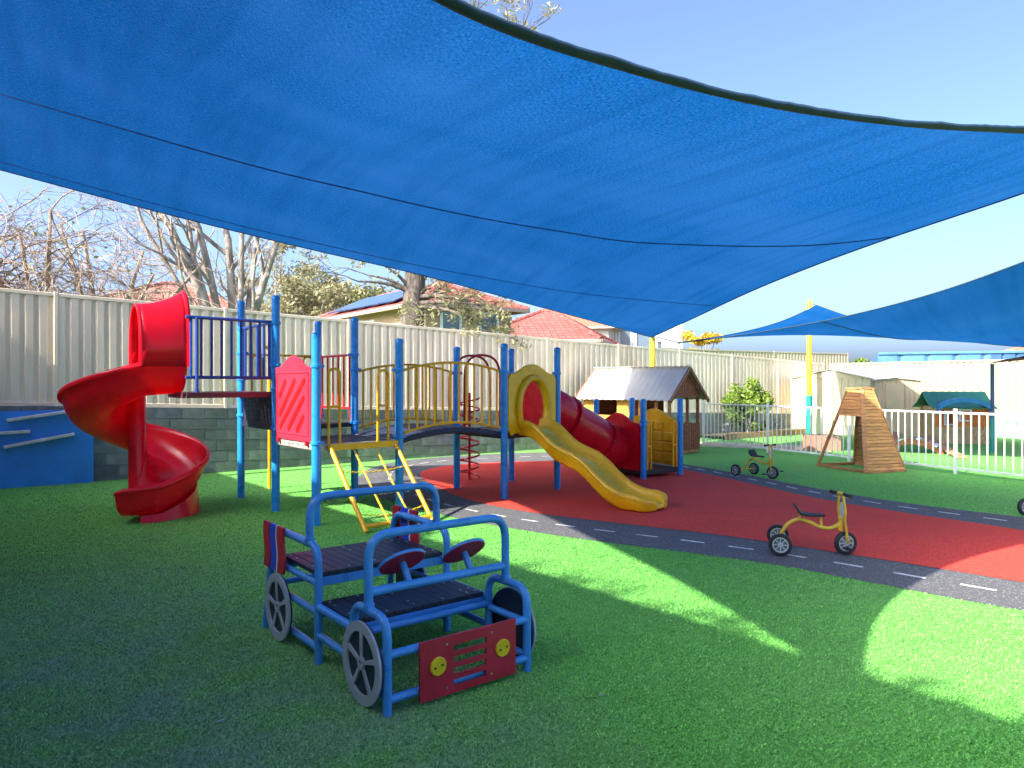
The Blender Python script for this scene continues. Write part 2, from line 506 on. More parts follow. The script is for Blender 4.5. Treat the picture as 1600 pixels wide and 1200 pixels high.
tile_mat('tile_red', (0.30, 0.075, 0.06), (0.36, 0.11, 0.09))
tile_mat('tile_brown', (0.30, 0.10, 0.075), (0.37, 0.15, 0.115))
tile_mat('tile_orange', (0.33, 0.13, 0.075), (0.40, 0.18, 0.11))

def leaf_mat(name, a, b, tr=0.35):
    m, nt, out = nodes_of(name)
    n1 = noise(nt, coords(nt), 1.7, 4)
    g = N(nt, 'ShaderNodeNewGeometry')
    c0 = ramp(nt, g.outputs['Random Per Island'], [(0.0, a), (1.0, b)])
    c = mix_col(nt, ramp(nt, n1, [(0.35, 0.0), (0.7, 0.5)]), c0, tuple(x * 0.6 for x in a))
    d = N(nt, 'ShaderNodeBsdfPrincipled'); nt.links.new(c, d.inputs['Base Color']); d.inputs['Roughness'].default_value = 0.55
    t = N(nt, 'ShaderNodeBsdfTranslucent'); nt.links.new(c, t.inputs[0])
    mx = N(nt, 'ShaderNodeMixShader'); mx.inputs[0].default_value = tr
    nt.links.new(d.outputs[0], mx.inputs[1]); nt.links.new(t.outputs[0], mx.inputs[2])
    nt.links.new(mx.outputs[0], out.inputs[0]); M[name] = m
leaf_mat('leaf_olive', (0.17, 0.19, 0.07), (0.32, 0.30, 0.13))
leaf_mat('leaf_gum', (0.22, 0.22, 0.10), (0.40, 0.35, 0.19))
leaf_mat('leaf_green', (0.06, 0.13, 0.02), (0.16, 0.24, 0.05))
leaf_mat('leaf_straw', (0.26, 0.25, 0.09), (0.46, 0.40, 0.17))
leaf_mat('leaf_lime', (0.12, 0.24, 0.025), (0.34, 0.42, 0.08))
leaf_mat('leaf_yellow', (0.55, 0.40, 0.02), (0.72, 0.52, 0.05))
leaf_mat('leaf_dry', (0.30, 0.21, 0.14), (0.44, 0.33, 0.22))
leaf_mat('leaf_pale', (0.35, 0.38, 0.33), (0.55, 0.55, 0.50))

def sail_mat(name, base):
    m, nt, out = nodes_of(name)
    uv = coords(nt, 'UV')
    fine = noise(nt, coords(nt, 'UV', (24, 170, 1)), 1.0, 2, 0.6)
    fine2 = noise(nt, coords(nt, 'UV', (160, 26, 1)), 1.0, 2, 0.6)
    big = noise(nt, coords(nt, 'UV', (0.28, 0.7, 1)), 1.0, 2, 0.5)
    mx = N(nt, 'ShaderNodeMath'); mx.operation = 'ADD'; nt.links.new(fine, mx.inputs[0]); nt.links.new(fine2, mx.inputs[1])
    hf = N(nt, 'ShaderNodeMath'); hf.operation = 'MULTIPLY'; hf.inputs[1].default_value = 0.5; nt.links.new(mx.outputs[0], hf.inputs[0])
    c = ramp(nt, hf.outputs[0], [(0.34, tuple(x * 0.36 for x in base)), (0.50, base), (0.66, (base[0] + .04, base[1] * 1.7 + .01, min(1, base[2] * 1.6)))])
    streak = noise(nt, coords(nt, 'UV', (3.2, 0.35, 1)), 1.0, 3, 0.55)
    c = mix_col(nt, ramp(nt, big, [(0.40, 0.0), (0.72, 0.45)]), c, (base[0] + .02, base[1] * 1.45, min(1, base[2] * 1.3)))
    c = mix_col(nt, ramp(nt, streak, [(0.45, 0.0), (0.75, 0.40)]), c, tuple(x * 0.55 for x in base))
    d = N(nt, 'ShaderNodeBsdfDiffuse'); nt.links.new(c, d.inputs[0])
    t = N(nt, 'ShaderNodeBsdfTranslucent'); nt.links.new(c, t.inputs[0])
    b = bump(nt, hf.outputs[0], 0.15, 0.01)
    nt.links.new(b, d.inputs['Normal']); nt.links.new(b, t.inputs['Normal'])
    s = N(nt, 'ShaderNodeMixShader'); s.inputs[0].default_value = 0.45
    nt.links.new(d.outputs[0], s.inputs[1]); nt.links.new(t.outputs[0], s.inputs[2])
    nt.links.new(s.outputs[0], out.inputs[0]); M[name] = m
sail_mat('sail_cloth', (0.002, 0.080, 0.275))
simple('sail_hem', (0.004, 0.030, 0.065), 0.8, 0.2, 30, 0.2, 200)
simple('sail_seam', (0.004, 0.085, 0.32), 0.8, 0.2, 30)

# ------------------------------------------------------------------ ground
mb = MB(); mb.face([V(-320, -260, -0.02), V(320, -260, -0.02), V(320, 460, -0.02), V(-320, 460, -0.02)])
struct(mb.build('ground', 'earth'))
mb = MB()
NX, NY = 60, 60
mb.face([V(-16, -6, 0), V(22, -6, 0), V(22, 31, 0), V(-16, 31, 0)])
struct(mb.build('artificial_turf', 'turf'))

outer = [(-2.74, 13.0), (-2.55, 11.7), (-1.9, 10.4), (-.965, 9.12), (0, 8.18), (1.09, 7.39), (1.85, 6.92), (2.40, 6.53), (3.02, 5.90), (3.72, 5.21),
         (4.6, 4.75), (5.6, 4.7), (6.6, 5.3), (7.1, 6.5), (6.9, 7.8), (6.32, 8.84), (5.62, 9.68), (5.05, 10.68), (4.49, 12.28), (3.94, 13.8), (3.2, 15.4),
         (2.1, 16.7), (.81, 17.3), (-.23, 16.95), (-1.52, 16.25), (-2.34, 15.4), (-2.74, 14.2)]
inner = [(-1.65, 12.9), (-1.28, 11.7), (-.77, 10.45), (-.41, 9.88), (.404, 9.06), (1.12, 8.56), (1.66, 8.21), (2.25, 7.82), (2.82, 7.32), (3.47, 6.72),
         (3.95, 6.25), (4.5, 5.75), (5.2, 5.65), (5.9, 6.1), (6.05, 7.0), (5.74, 8.03), (5.04, 9.1), (4.5, 10.07), (3.97, 11.7), (3.65, 12.79),
         (3.1, 14.1), (2.2, 15.1), (.84, 15.3), (-.2, 15.05), (-1.02, 14.67), (-1.5, 14.1), (-1.68, 13.5)]
OUT = resample(catmull([V(x, y, 0) for x, y in outer], 8, True), 240, True)
INN = resample(catmull([V(x, y, 0) for x, y in inner], 8, True), 240, True)
mb = MB(); mb.face([p + V(0, 0, .004) for p in OUT])
track = struct(mb.build('trike_track', 'track'))
mb = MB(); mb.face([p + V(0, 0, .008) for p in INN])
struct(mb.build('red_rubber_surface', 'red_rubber'))
MID = []
for p in OUT:
    q = min(INN, key=lambda a: (a - p).length)
    MID.append((p + q) / 2)
MID = resample(catmull(resample(MID, 60, True), 8, True), 400, True)
LEN = sum((MID[i] - MID[(i + 1) % 400]).length for i in range(400))
nd = int(LEN / 0.50)
MIDD = resample(MID, nd * 4, True)
for k in range(nd):
    a, m_, b = MIDD[4 * k], MIDD[4 * k + 1], MIDD[4 * k + 2]
    mb = MB()
    d1 = (m_ - a).normalized().cross(Z) * .024; d2 = (b - m_).normalized().cross(Z) * .024; dm = (b - a).normalized().cross(Z) * .024
    h = V(0, 0, .0105)
    mb.face([a - d1 + h, a + d1 + h, m_ + dm + h, m_ - dm + h]); mb.face([m_ - dm + h, m_ + dm + h, b + d2 + h, b - d2 + h])
    mb.build('lane_dash', 'line_paint', track)

# short fibres standing on the turf, thinning out with distance
import numpy as np
rg = np.random.default_rng(5)
NB = 700000
Yb = 2.0 * np.exp(rg.random(NB) * math.log(15.0 / 2.0)); Xb = (rg.random(NB) * 2 - 1) * (Yb * .92 + .3)
ins = np.zeros(NB, bool)
for a, b in zip(OUT, OUT[1:] + OUT[:1]):
    cross = (a.y > Yb) != (b.y > Yb)
    ins ^= cross & (Xb < (b.x - a.x) * (Yb - a.y) / ((b.y - a.y) if abs(b.y - a.y) > 1e-9 else 1e-9) + a.x)
ins |= rg.random(NB) > np.clip((15.0 - Yb) / 7.0, 0, 1)
Xb, Yb = Xb[~ins], Yb[~ins]; NB = len(Xb)
hb = rg.uniform(.007, .015, NB); ab = rg.random(NB) * 6.283; lean = rg.normal(0, .006, (NB, 2)) + np.array([.004, -.002])
wb_ = rg.uniform(.0018, .0034, NB) * (1 + Yb * .12)
co_ = np.zeros((NB, 3, 3), np.float32)
co_[:, 0] = np.stack([Xb - np.cos(ab) * wb_, Yb - np.sin(ab) * wb_, np.full(NB, .0005)], 1)
co_[:, 1] = np.stack([Xb + np.cos(ab) * wb_, Yb + np.sin(ab) * wb_, np.full(NB, .0005)], 1)
co_[:, 2] = np.stack([Xb + lean[:, 0], Yb + lean[:, 1], hb], 1)
me = bpy.data.meshes.new('turf_fibres')
me.vertices.add(NB * 3); me.vertices.foreach_set('co', co_.ravel())
me.loops.add(NB * 3); me.loops.foreach_set('vertex_index', np.arange(NB * 3, dtype=np.int32))
me.polygons.add(NB); me.polygons.foreach_set('loop_start', np.arange(0, NB * 3, 3, dtype=np.int32))
me.update(calc_edges=True); me.materials.append(M['turf_fibre'])
o = bpy.data.objects.new('turf_fibres', me); COL.objects.link(o)
o['kind'] = 'stuff'; o['label'] = 'short green synthetic fibres of the playground turf'; o['category'] = 'turf'

# ------------------------------------------------------------------ block wall and steel fence
WD = V(.794, .608, 0).normalized(); WN = V(WD.y, -WD.x, 0)          # along the wall, towards the yard
W0 = V(-7.06, 12.16, 0)
def wall_pt(px):                                                    # point of the wall line seen at column px
    k = (px - CX) / F_PX
    t = (k * W0.y - W0.x) / (WD.x - k * WD.y)
    return W0 + WD * t, t
T_L = wall_pt(-260)[1]; T_R = (V(11.55, 26.4, 0) - W0).dot(WD)
SLOPE = -0.031
wall_top = lambda t: 1.27 + SLOPE * t
bw = thing('block_wall', W0, 'low grey-green concrete block retaining wall beneath the pale steel fence', 'wall')
mb = MB()
p0, p1 = W0 + WD * T_L, W0 + WD * T_R
c0 = [p0 - WN * .012, p1 - WN * .012, p1 - WN * .19, p0 - WN * .19]
rows = []
for (p, t) in ((p0, T_L), (p1, T_R)):
    a, b_ = p - WN * .012, p - WN * .19
    zt = wall_top(t) - .006
    rows.append([V(a.x, a.y, -.1), V(a.x, a.y, zt), V(b_.x, b_.y, zt), V(b_.x, b_.y, -.1)])
mb.grid(rows, True)
mb.build('mortar_core', 'mortar', bw)
blk = MB(); blk.box((0, 0, 0), (.386, .17, .188))
bm_me = blk.mesh('block'); bm_me.materials.append(M['block'])
bm2 = blk.mesh('block'); bm2.materials.append(M['block_dark'])
bm3 = blk.mesh('block'); bm3.materials.append(M['block_green'])
sl = math.atan(SLOPE)
ex = (WD * math.cos(sl) + Z * math.sin(sl)).normalized(); ezb = WN.cross(ex) * -1
if ezb.z < 0: ezb = -ezb
rest = MB(); cnt = 0
rnd = random.Random(3)
allb = []
for r_ in range(7):
    t = T_L + (0.2 if r_ % 2 else 0)
    while t < T_R - .2:
        zc = wall_top(t) - .1 - .2 * r_
        if zc > -.08:
            c = W0 + WD * t - WN * (.085 + rnd.uniform(-.003, .003)); c.z = zc
            px = CX + F_PX * c.x / c.y
            allb.append((c, px, t))
        t += .4
vis = sorted([b for b in allb if 130 < b[1] < 1300], key=lambda b: b[0].y)[:300]
vs = set(id(b) for b in vis)
for b in allb:
    if id(b) in vs:
        me = bm3 if b[2] > 4 and rnd.random() < .75 else rnd.choice([bm_me, bm_me, bm2])
        share('block', me, None, bw, frame(b[0], ex, WN, ezb))
    else:
        rest.box(b[0], (.386, .17, .188), (ex, WN, ezb))
o = rest.build('far_blocks', 'block', bw); o['kind'] = 'stuff'

def corrugated(p0, p1, zb0, zb1, zt0, zt1, nrm, pitch=.19, depth=.034, flat=.5):
    mb = MB(); L = (p1 - p0).length; d = (p1 - p0) / L
    prof = []
    s = 0.0
    while s < L - 1e-6:
        prof += [(s, 0), (s + pitch * flat, 0), (s + pitch * (flat + .13), depth), (s + pitch * .87, depth)]
        s += pitch
    prof = [(a, o_) for a, o_ in prof if a < L] + [(L, 0)]
    lo, hi = [], []
    for a, o_ in prof:
        q = p0 + d * a - nrm * o_; f = a / L
        lo.append(V(q.x, q.y, lerp(zb0, zb1, f))); hi.append(V(q.x, q.y, lerp(zt0, zt1, f)))
    mb.grid([lo, hi]); return mb
def steel_fence(name, label, pts, nrm, top, bot, mat, group=None, pitch=.19):
    root = thing(name, pts[0], label, 'fence', group)
    for a, b in zip(pts, pts[1:]):
        d = (b - a).normalized()
        corrugated(a + d * .03, b - d * .03, bot(a), bot(b), top(a) - .02, top(b) - .02, nrm, pitch).build('panel', mat, root)
        for f in (top, bot):
            m2 = MB(); A, B = a + d * .032, b - d * .032
            A = V(A.x, A.y, f(a)) - nrm * .017; B = V(B.x, B.y, f(b)) - nrm * .017
            m2.beam(A, B, .055, .06); m2.build('rail', mat, root, bevel=.006)
    for i, a in enumerate(pts):
        m2 = MB(); q = a - nrm * .017
        m2.box((q.x, q.y, (top(a) + .03 + bot(a) - .1) / 2), (.055, .07, top(a) - bot(a) + .16), ((pts[-1] - pts[0]).normalized(), nrm, Z))
        m2.build('post', mat, root, bevel=.006)
    return root
tt = [T_L] + [wall_pt(p)[1] for p in (-130, 88, 354, 547, 741, 858)]
while tt[-1] + 2.5 < T_R: tt.append(tt[-1] + 2.6)
tt[-1] = T_R
FT = lambda p: 1.27 + SLOPE * (p - W0).dot(WD) + 1.84
FB = lambda p: wall_top((p - W0).dot(WD)) + .03
steel_fence('steel_fence', 'long pale ribbed steel fence standing on the concrete block wall',
            [W0 + WD * t - WN * .07 for t in tt], WN, FT, FB, 'fence_steel')
# sunlit boundary fence on the far right, on a low wall
RC = V(11.75, 26.5, 0); RD = V(.61, -.79, 0).normalized(); RN = V(-RD.y * -1, 0, 0)
RN = V(-.79, -.61, 0).normalized()
steel_fence('steel_fence', 'sunlit cream steel boundary fence behind the plastic cottage and sheds',
            [RC + RD * (2.4 * i) for i in range(8)], RN, lambda p: 2.38, lambda p: .78, 'fence_cream')
rw = MB(); q0, q1 = RC + RN * .03, RC + RD * 16.8 + RN * .03
rw.beam(V(q0.x, q0.y, .36), V(q1.x, q1.y, .36), .16, .76)
tag(rw.build('low_wall', 'block_dark', bevel=.01), 'dark low retaining wall under the sunlit cream fence', 'wall')
steel_fence('steel_fence', 'far cream steel fence glimpsed above the ribbed fence near the yellow bush',
            [P(985, 560, 27.5) * 1, P(1100, 560, 29.5), P(1210, 560, 31.5), P(1325, 560, 33.5)], V(.3, -.95, 0).normalized(),
            lambda p: 3.05, lambda p: 1.2, 'fence_cream')

# blue climbing board fixed to the wall at the left
q = W0 + WN * .06
cb = thing('climbing_board', q + WD * (-1.6), 'blue painted climbing board with grey foot rails against the block wall', 'climbing board')
a, b = wall_pt(-160)[0] + WN * .05, wall_pt(145)[0] + WN * .05
L = (b - a).length
mb = MB(); mb.plate(a, WD, Z, L, 1.22, .04); mb.build('board', 'climb_board', cb, bevel=.004)
def on_board(px, py):
    k = (px - CX) / F_PX; o0 = a + WN * .10
    t = (k * o0.y - o0.x) / (WD.x - k * WD.y); p = o0 + WD * t
    p.z = EYE - (py - CY) / F_PX * p.y; return p
for (x0, y0, x1, y1) in ((10, 657, 108, 643), (-60, 681, 47, 674), (5, 699, 116, 678)):
    m2 = MB(); m2.beam(on_board(x0, y0), on_board(x1, y1), .09, .05, WN.cross(WD)); m2.build('foot_rail', 'grip_grey', cb, bevel=.012)

# ------------------------------------------------------------------ play structure
PS = thing('play_structure', (-2, 10, 0), 'large modular playground with blue posts, red spiral slide, yellow bridge and tube slide', 'playground')
pA, pB, pC = V(-3.93, 10.40, 0), V(-3.066, 9.30, 0), V(-2.285, 8.36, 0)
pD, pE, pC2 = V(-2.25, 10.25, 0), V(-1.44, 9.16, 0), V(-3.03, 11.2, 0)
pF, pG, pH, pI = V(-.87, 11.30, 0), V(-.112, 10.27, 0), V(-.011, 12.16, 0), V(.707, 11.2, 0)
pJ, pK, pL, pM = V(2.28, 12.44, 0), V(3.05, 13.0, 0), V(2.36, 14.1, 0), V(1.60, 13.6, 0)
pS, pT = V(-3.90, 8.50, 0), V(-4.42, 9.17, 0)
def post(p, h, collars=()):
    mb = MB(); r = .052
    mb.lathe([(r, 0), (r, h - .06), (r * 1.06, h - .058), (r * 1.06, h - .03), (r * .92, h - .012), (r * .55, h), (0, h + .003)], p, n=24)
    o = mb.build('post', 'blue_paint', PS, smooth='auto')
    for (z, dirs) in collars:
        c = MB(); c.lathe([(r + .001, -.022), (r + .013, -.018), (r + .013, .018), (r + .001, .022)], p + Z * z, n=24)
        for d in dirs:
            d = Vector((d.x, d.y, 0)).normalized()
            c.box(p + Z * z + d * .075, (.05, .03, .034), (d, Z.cross(d), Z))
        c.build('collar', 'blue_paint', o, smooth='auto')
U = (pE - pC).normalized(); Wd = (pA - pC).normalized()
post(pA, 2.86, [(2.45, [U]), (2.10, [U]), (1.72, [-Wd]), (1.2, [-Wd])])
post(pB, 2.80, [(2.44, [-U, Wd]), (1.90, [-Wd]), (1.72, [Wd]), (1.58, [Wd]), (1.07, [-Wd])])
post(pC, 2.25, [(1.86, [Wd, U]), (.96, [Wd, U])])
post(pC2, 2.63, [(2.08, [-U]), (1.15, [U])])
post(pD, 2.60, [(2.07, [-U]), (1.86, [U]), (1.10, [U])])
post(pE, 2.23, [(1.83, [U, -U]), (.98, [U, -U])])
post(pF, 2.235, [(1.83, [-U, Wd]), (.98, [U])])
post(pG, 2.23, [(1.82, [-U, U]), (1.0, [-U, U])])
post(pH, 2.25, [(1.82, [-U]), (1.0, [-U])])
post(pI, 2.22, [(1.82, [-U]), (1.0, [-U])])
post(pJ, 1.39, [(1.0, [U]), (.94, [-U])])
post(pK, 1.39, [(1.06, [U]), (.98, [-U])])
post(pL, 1.38, [(1.0, [U])])
post(pM, 1.37, [(1.0, [U])])

def deck(corners, z, n, rim_mat, slat_mat='deck_black', thick=.05):
    c = [Vector((p.x, p.y, z)) for p in corners]
    cen = sum(c, V(0, 0, 0)) / 4
    c = [p + (cen - p).normalized() * .03 for p in c]
    mb = MB()
    for i in range(4):
        d = (c[(i + 1) % 4] - c[i]).normalized()
        mb.beam(c[i] + d * .02 - Z * thick / 2, c[(i + 1) % 4] - d * .02 - Z * thick / 2, .035, thick)
    o = mb.build('deck', rim_mat, PS, bevel=.004)
    for k in range(n):
        f0, f1 = (k + .06) / n, (k + .90) / n
        a0, a1 = c[0].lerp(c[3], f0), c[0].lerp(c[3], f1); b0, b1 = c[1].lerp(c[2], f0), c[1].lerp(c[2], f1)
        m2 = MB(); m2.prism([(0, 0), (1, 0), (1, 1), (0, 1)], a0, V(1, 0, 0), V(0, 1, 0), .01)
        m2.v = [p + V(0, 0, dz) for dz in (-.03, -.004) for p in (a0, b0, b1, a1)]
        m2.build('deck_slat', slat_mat, o)
    return o
deck([pS, pB, pA, pT], 1.55, 9, 'deck_maroon', thick=.07)
deck([pB, pD, pC2, pA], 1.10, 10, 'deck_black', thick=.06)
deck([pC, pE, pD, pB], .94, 10, 'deck_grey', thick=.08)
deck([pG, pI, pH, pF], .94, 10, 'deck_black', thick=.08)
deck([pJ, pK, pL, pM], .14, 8, 'deck_black', thick=.08)

def railing(a, b, z0, z1, n, mat, r=.016, inset=.07, arch=0.0, legs=False, rbar=None):
    d = (b - a).normalized(); A, B = a + d * inset, b - d * inset
    rise = lambda f: arch * 4 * f * (1 - f)
    o = None
    for z in (z1, z0):
        mb = MB(); mb.tube([A.lerp(B, k / 14) + Z * (z + rise(k / 14)) for k in range(15)], r, 8)
        o2 = mb.build('lower_rail' if o else 'railing', mat, o or PS, smooth='auto'); o = o or o2
    for k in range(n):
        f = (k + .5) / n; m2 = MB(); p = A.lerp(B, f)
        m2.tube([p + Z * (z0 + rise(f)), p + Z * (z1 + rise(f))], rbar or r * .85, 8); m2.build('bar', mat, o, smooth='auto')
    return o
rl = railing(pS, pB, 1.73, 2.45, 9, 'rail_blue', .02, inset=.03)
m2 = MB(); q = pS.lerp(pB, .14) + V(.01, -.03, 0); m2.tube([q + Z * 2.45, q + Z * 1.6, q + Z * 1.55], [.019, .019, .03], 10); m2.build('support_leg', 'rail_blue', rl, smooth='auto')
railing(pB, pA, 1.73, 2.45, 5, 'rail_blue', .02)
railing(pC2, pD, 1.3, 2.07, 6, 'red_paint', .018)
m2 = MB(); dd = (pD - pC2).normalized()
for f in (.12, .88):
    q = pC2.lerp(pD, f); m2.tube([q + Z * 1.3, q + dd * (.03 if f > .5 else -.03) + Z * 1.12], .016, 8)
m2.build('railing_foot', 'red_paint', PS, smooth='auto')
# arched bridge
railing(pE, pG, 1.02, 1.83, 12, 'yellow_paint', .017, arch=.11)
railing(pD, pF, 1.02, 1.83, 13, 'yellow_paint', .017, arch=.11)
br = MB()
for s_, (a, b) in enumerate(((pE, pG), (pD, pF))):
    w = (pD - pE).normalized() * (.05 if s_ == 0 else -.05)
    br.tube([a.lerp(b, k / 16) + w + Z * (.90 + .11 * 4 * (k / 16) * (1 - k / 16)) for k in range(17)], .035, 8)
brd = br.build('bridge_beam', 'bridge_rubber', PS, smooth='auto')
for k in range(16):
    f = (k + .5) / 16; a, b = pE.lerp(pG, f), pD.lerp(pF, f); w = (b - a).normalized()
    z = .935 + .11 * 4 * f * (1 - f); tl = math.atan(.11 * 4 * (1 - 2 * f) / (pG - pE).length)
    dd = (U * math.cos(tl) + Z * math.sin(tl))
    m2 = MB(); m2.box((a + b) / 2 + Z * z, ((b - a).length - .06, .092, .025), (w, dd, w.cross(dd))); m2.build('bridge_plank', 'bridge_rubber', brd)

# perforated riser between the two decks
ba = (pA - pB).normalized(); q = pB + ba * .09 + Z * 1.09
holes = []
wd = (pA - pB).length - .2
for i in range(10):
    for j in range(6):
        if (i % 4) != 3:
            x = .05 + i * (wd - .1) / 9.6; y = .05 + j * .062
            holes.append((x, x + .026, y, y + .024))
mb = MB(); mb.plate(q, ba, Z, wd, .40, .015, holes); mb.build('riser_panel', 'deck_black', PS)

# red panel with slots
cbv = (pB - pC); wv = cbv.length; cb_d = -cbv.normalized()               # from B towards C
o0 = pB + cb_d * .075; ww = wv - .15
def hump(w, z0, zs, zt, n=20, r=.03):
    pts = [(0, z0), (w, z0), (w, zs)]
    for k in range(n + 1):
        f = k / n; x = w * (1 - f)
        g = max(0, math.sin(math.pi * min(1, max(0, (f - .12) / .76)))) ** 1.3
        pts.append((x, zs + (zt - zs) * g))
    return pts
mb = MB(); mb.prism(hump(ww, .96, 1.86, 2.0), o0 - WD * 0, cb_d, Z, .035)
pan = mb.build('slotted_panel', 'pink_panel', PS, bevel=.012)
pn = cb_d.cross(Z).normalized()
fr = MB(); fr.ring([(.05, 1.03), (ww - .05, 1.03), (ww - .05, 1.80), (.05, 1.80)], [(.07, 1.05), (ww - .07, 1.05), (ww - .07, 1.78), (.07, 1.78)], o0 + pn * .036, cb_d, Z, .008)
fr.build('raised_border', 'pink_panel', pan, bevel=.003)
def capsule(cx, cy, L, w, ang):
    pts = []
    for s_, base in ((1, -90), (-1, 90)):
        for k in range(9):
            a = R(base + 180 * k / 8)
            x, y = s_ * L / 2 + math.cos(a) * w, math.sin(a) * w
            pts.append((x, y))
    c, s2 = math.cos(ang), math.sin(ang)
    return [(cx + x * c - y * s2, cy + x * s2 + y * c) for x, y in pts]
for (x0, y0, x1, y1) in ((.13, 1.48, .34, 1.70), (.13, 1.24, .62, 1.71), (.14, 1.09, .90, 1.71), (.40, 1.08, .88, 1.50), (.66, 1.07, .87, 1.28)):
    x0, x1 = x0 / 1.05 * ww, x1 / 1.05 * ww
    L = math.hypot(x1 - x0, y1 - y0); an = math.atan2(y1 - y0, x1 - x0)
    m2 = MB(); m2.prism(capsule((x0 + x1) / 2, (y0 + y1) / 2, L - .07, .034, an), o0 + pn * .036, cb_d, Z, .004); m2.build('slot', 'slot_glow_red', pan)
mb = MB(); mb.plate(pB + cb_d * .07 + Z * .875, cb_d, Z, wv - .14, .075, .012, [(x, x + .022, .026, .048) for x in [.1 + .14 * i for i in range(7)]])
mb.build('deck_edge_plate', 'deck_grey', PS)
for f in (.15, .85):
    m2 = MB(); q = pB.lerp(pC, f) + pn * .03; m2.box(q + Z * .945, (.05, .05, .06), (cb_d, pn, Z)); m2.build('panel_bracket', 'red_paint', PS, bevel=.01)

# grab loops and net ladder on the near side
def grab_loop(a, d, z0, z1, w, mat, cross=None, r=.017, par=None):
    mb = MB(); pts = rounded([a + Z * z0, a + Z * z1, a + d * w + Z * z1, a + d * w + Z * z0], .09, 8)
    mb.tube(pts, r, 10)
    if cross: mb.tube([a + Z * cross, a + d * w + Z * cross], r * .9, 8)
    return mb.build('grab_loop', mat, par or PS, smooth='auto')
grab_loop(pC + U * .16, U, .92, 1.83, .15, 'yellow_paint', 1.38)
grab_loop(pE - U * .17, -U, .92, 1.82, .15, 'yellow_paint', 1.38)
ON = V(U.y, -U.x, 0)                                                        # out of the near side
lt, rt = pC + U * .17 + Z * .90 + ON * .03, pE - U * .08 + Z * .90 + ON * .03
run = .78
lb, rb = lt + ON * run - Z * .88, rt + ON * run - Z * .88
mb = MB(); mb.beam(lt - U * .03, rt + U * .03, .05, .075)
net = mb.build('net_ladder', 'yellow_paint', PS, bevel=.006)
for (a, b) in ((lt, lb), (rt, rb)):
    m2 = MB(); m2.tube([a, b], .027, 12); m2.build('side_rail', 'yellow_paint', net, smooth='auto')
m2 = MB(); m2.tube([lb + Z * .05 - ON * .04, rb + Z * .05 - ON * .04], .026, 12); m2.build('bottom_rail', 'yellow_paint', net, smooth='auto')
def chain(mb, a, b, sag, n):
    pts = [a.lerp(b, k / n) - Z * sag * 4 * (k / n) * (1 - k / n) for k in range(n + 1)]
    for k in range(n):
        p, q = pts[k], pts[k + 1]; d = (q - p).normalized(); c = (p + q) / 2; L = (q - p).length * .62
        u = d.cross(Z if k % 2 else ON).normalized()
        lp = [c + d * math.cos(t) * L + u * math.sin(t) * .010 for t in [2 * math.pi * i / 8 for i in range(8)]]
        mb.tube(lp, .0042, 5, closed=True)
for f in (.34, .68):
    m2 = MB(); chain(m2, lt.lerp(rt, f) - Z * .03, lb.lerp(rb, f) + Z * .05, .02, 26); m2.build('chain', 'chain_yellow', net, smooth='auto')
for g, sg in ((.30, .035), (.56, .045), (.80, .055)):
    m2 = MB(); chain(m2, lt.lerp(lb, g), rt.lerp(rb, g), sg, 24); m2.build('chain', 'chain_yellow', net, smooth='auto')

# yellow rail and pole climber at the back of the high deck
mb = MB(); mb.tube([pA + U * .07 + Z * 2.08, pC2 - U * .07 + Z * 2.08], .017, 8)
yr = mb.build('railing', 'yellow_paint', PS, smooth='auto')
for f in (.13, .80):
    grab_loop(pA.lerp(pC2, f), U, 1.12, 2.07, .15, 'yellow_paint', 1.42, par=yr)
q = pA.lerp(pC2, .5) + Wd * .62
mb = MB(); mb.tube(rounded([V(-3.83, 11.32, 0), V(-3.83, 11.32, 2.2), pA.lerp(pC2, .3) + Z * 2.2], .2), .024, 10)
mb.build('climbing_pole', 'yellow_paint', PS, smooth='auto')

# ---- red spiral slide
SK = .85; CS = V(-4.75, 9.08, 0); TH0 = R(-53); DS = V(math.sin(TH0), -math.cos(TH0), 0)
prof = [(.115, .46), (.14, .28), (.19, .14), (.28, .05), (.42, .0), (.62, .0), (.76, .04), (.87, .14), (.93, .28), (.95, .385), (.975, .42), (1.0, .41), (1.0, .35)]
rows = []
def chute_row(c, e, z, k=SK, hk=1.0):
    return [c + e * r_ * k + Z * (z + h * hk) for r_, h in prof]
e0 = V(math.cos(TH0), math.sin(TH0), 0)
for k in range(5):
    s_ = .42 * (1 - k / 5)
    rows.append(chute_row(CS - DS * s_, e0, 1.545 - .03 * k / 5))
TOT = 386
def zt(deg):
    z = 1.515 - 1.43 * deg / 345
    return max(z, .075) if deg > 330 else z
for k in range(94):
    dg = TOT * k / 93; th = TH0 - R(dg)
    hk = 1.0 - .20 * max(0, (dg - 340) / 52) - .45 * max(0, (dg - 382) / 10) ** 2
    rows.append(chute_row(CS, V(math.cos(th), math.sin(th), 0), zt(dg), SK, hk))
mb = MB(); mb.grid(rows)
sp = mb.build('spiral_slide', 'red_plastic', PS, smooth=True, solid=.022)
ss = sp.modifiers.new('sub', 'SUBSURF'); ss.levels = 1; ss.render_levels = 1
m2 = MB(); m2.lathe([(.10, 0), (.10, 1.62), (.07, 1.66), (0, 1.67)], CS, n=24); m2.build('column', 'red_plastic', sp, smooth='auto')
# pedestal below the run-out
rows = []
for k in range(14):
    dg = lerp(280, 366, k / 13); th = TH0 - R(dg); e = V(math.cos(th), math.sin(th), 0); zz = zt(dg)
    rows.append([CS + e * .30 + Z * 0, CS + e * .36 + Z * (zz - .004), CS + e * .60 + Z * (zz - .004), CS + e * .70 + Z * (zz + .015), CS + e * .735])
m2 = MB(); m2.grid(rows); m2.face(rows[0]); m2.face(list(reversed(rows[-1]))); m2.build('pedestal', 'red_plastic', sp, smooth='auto', fix=True)
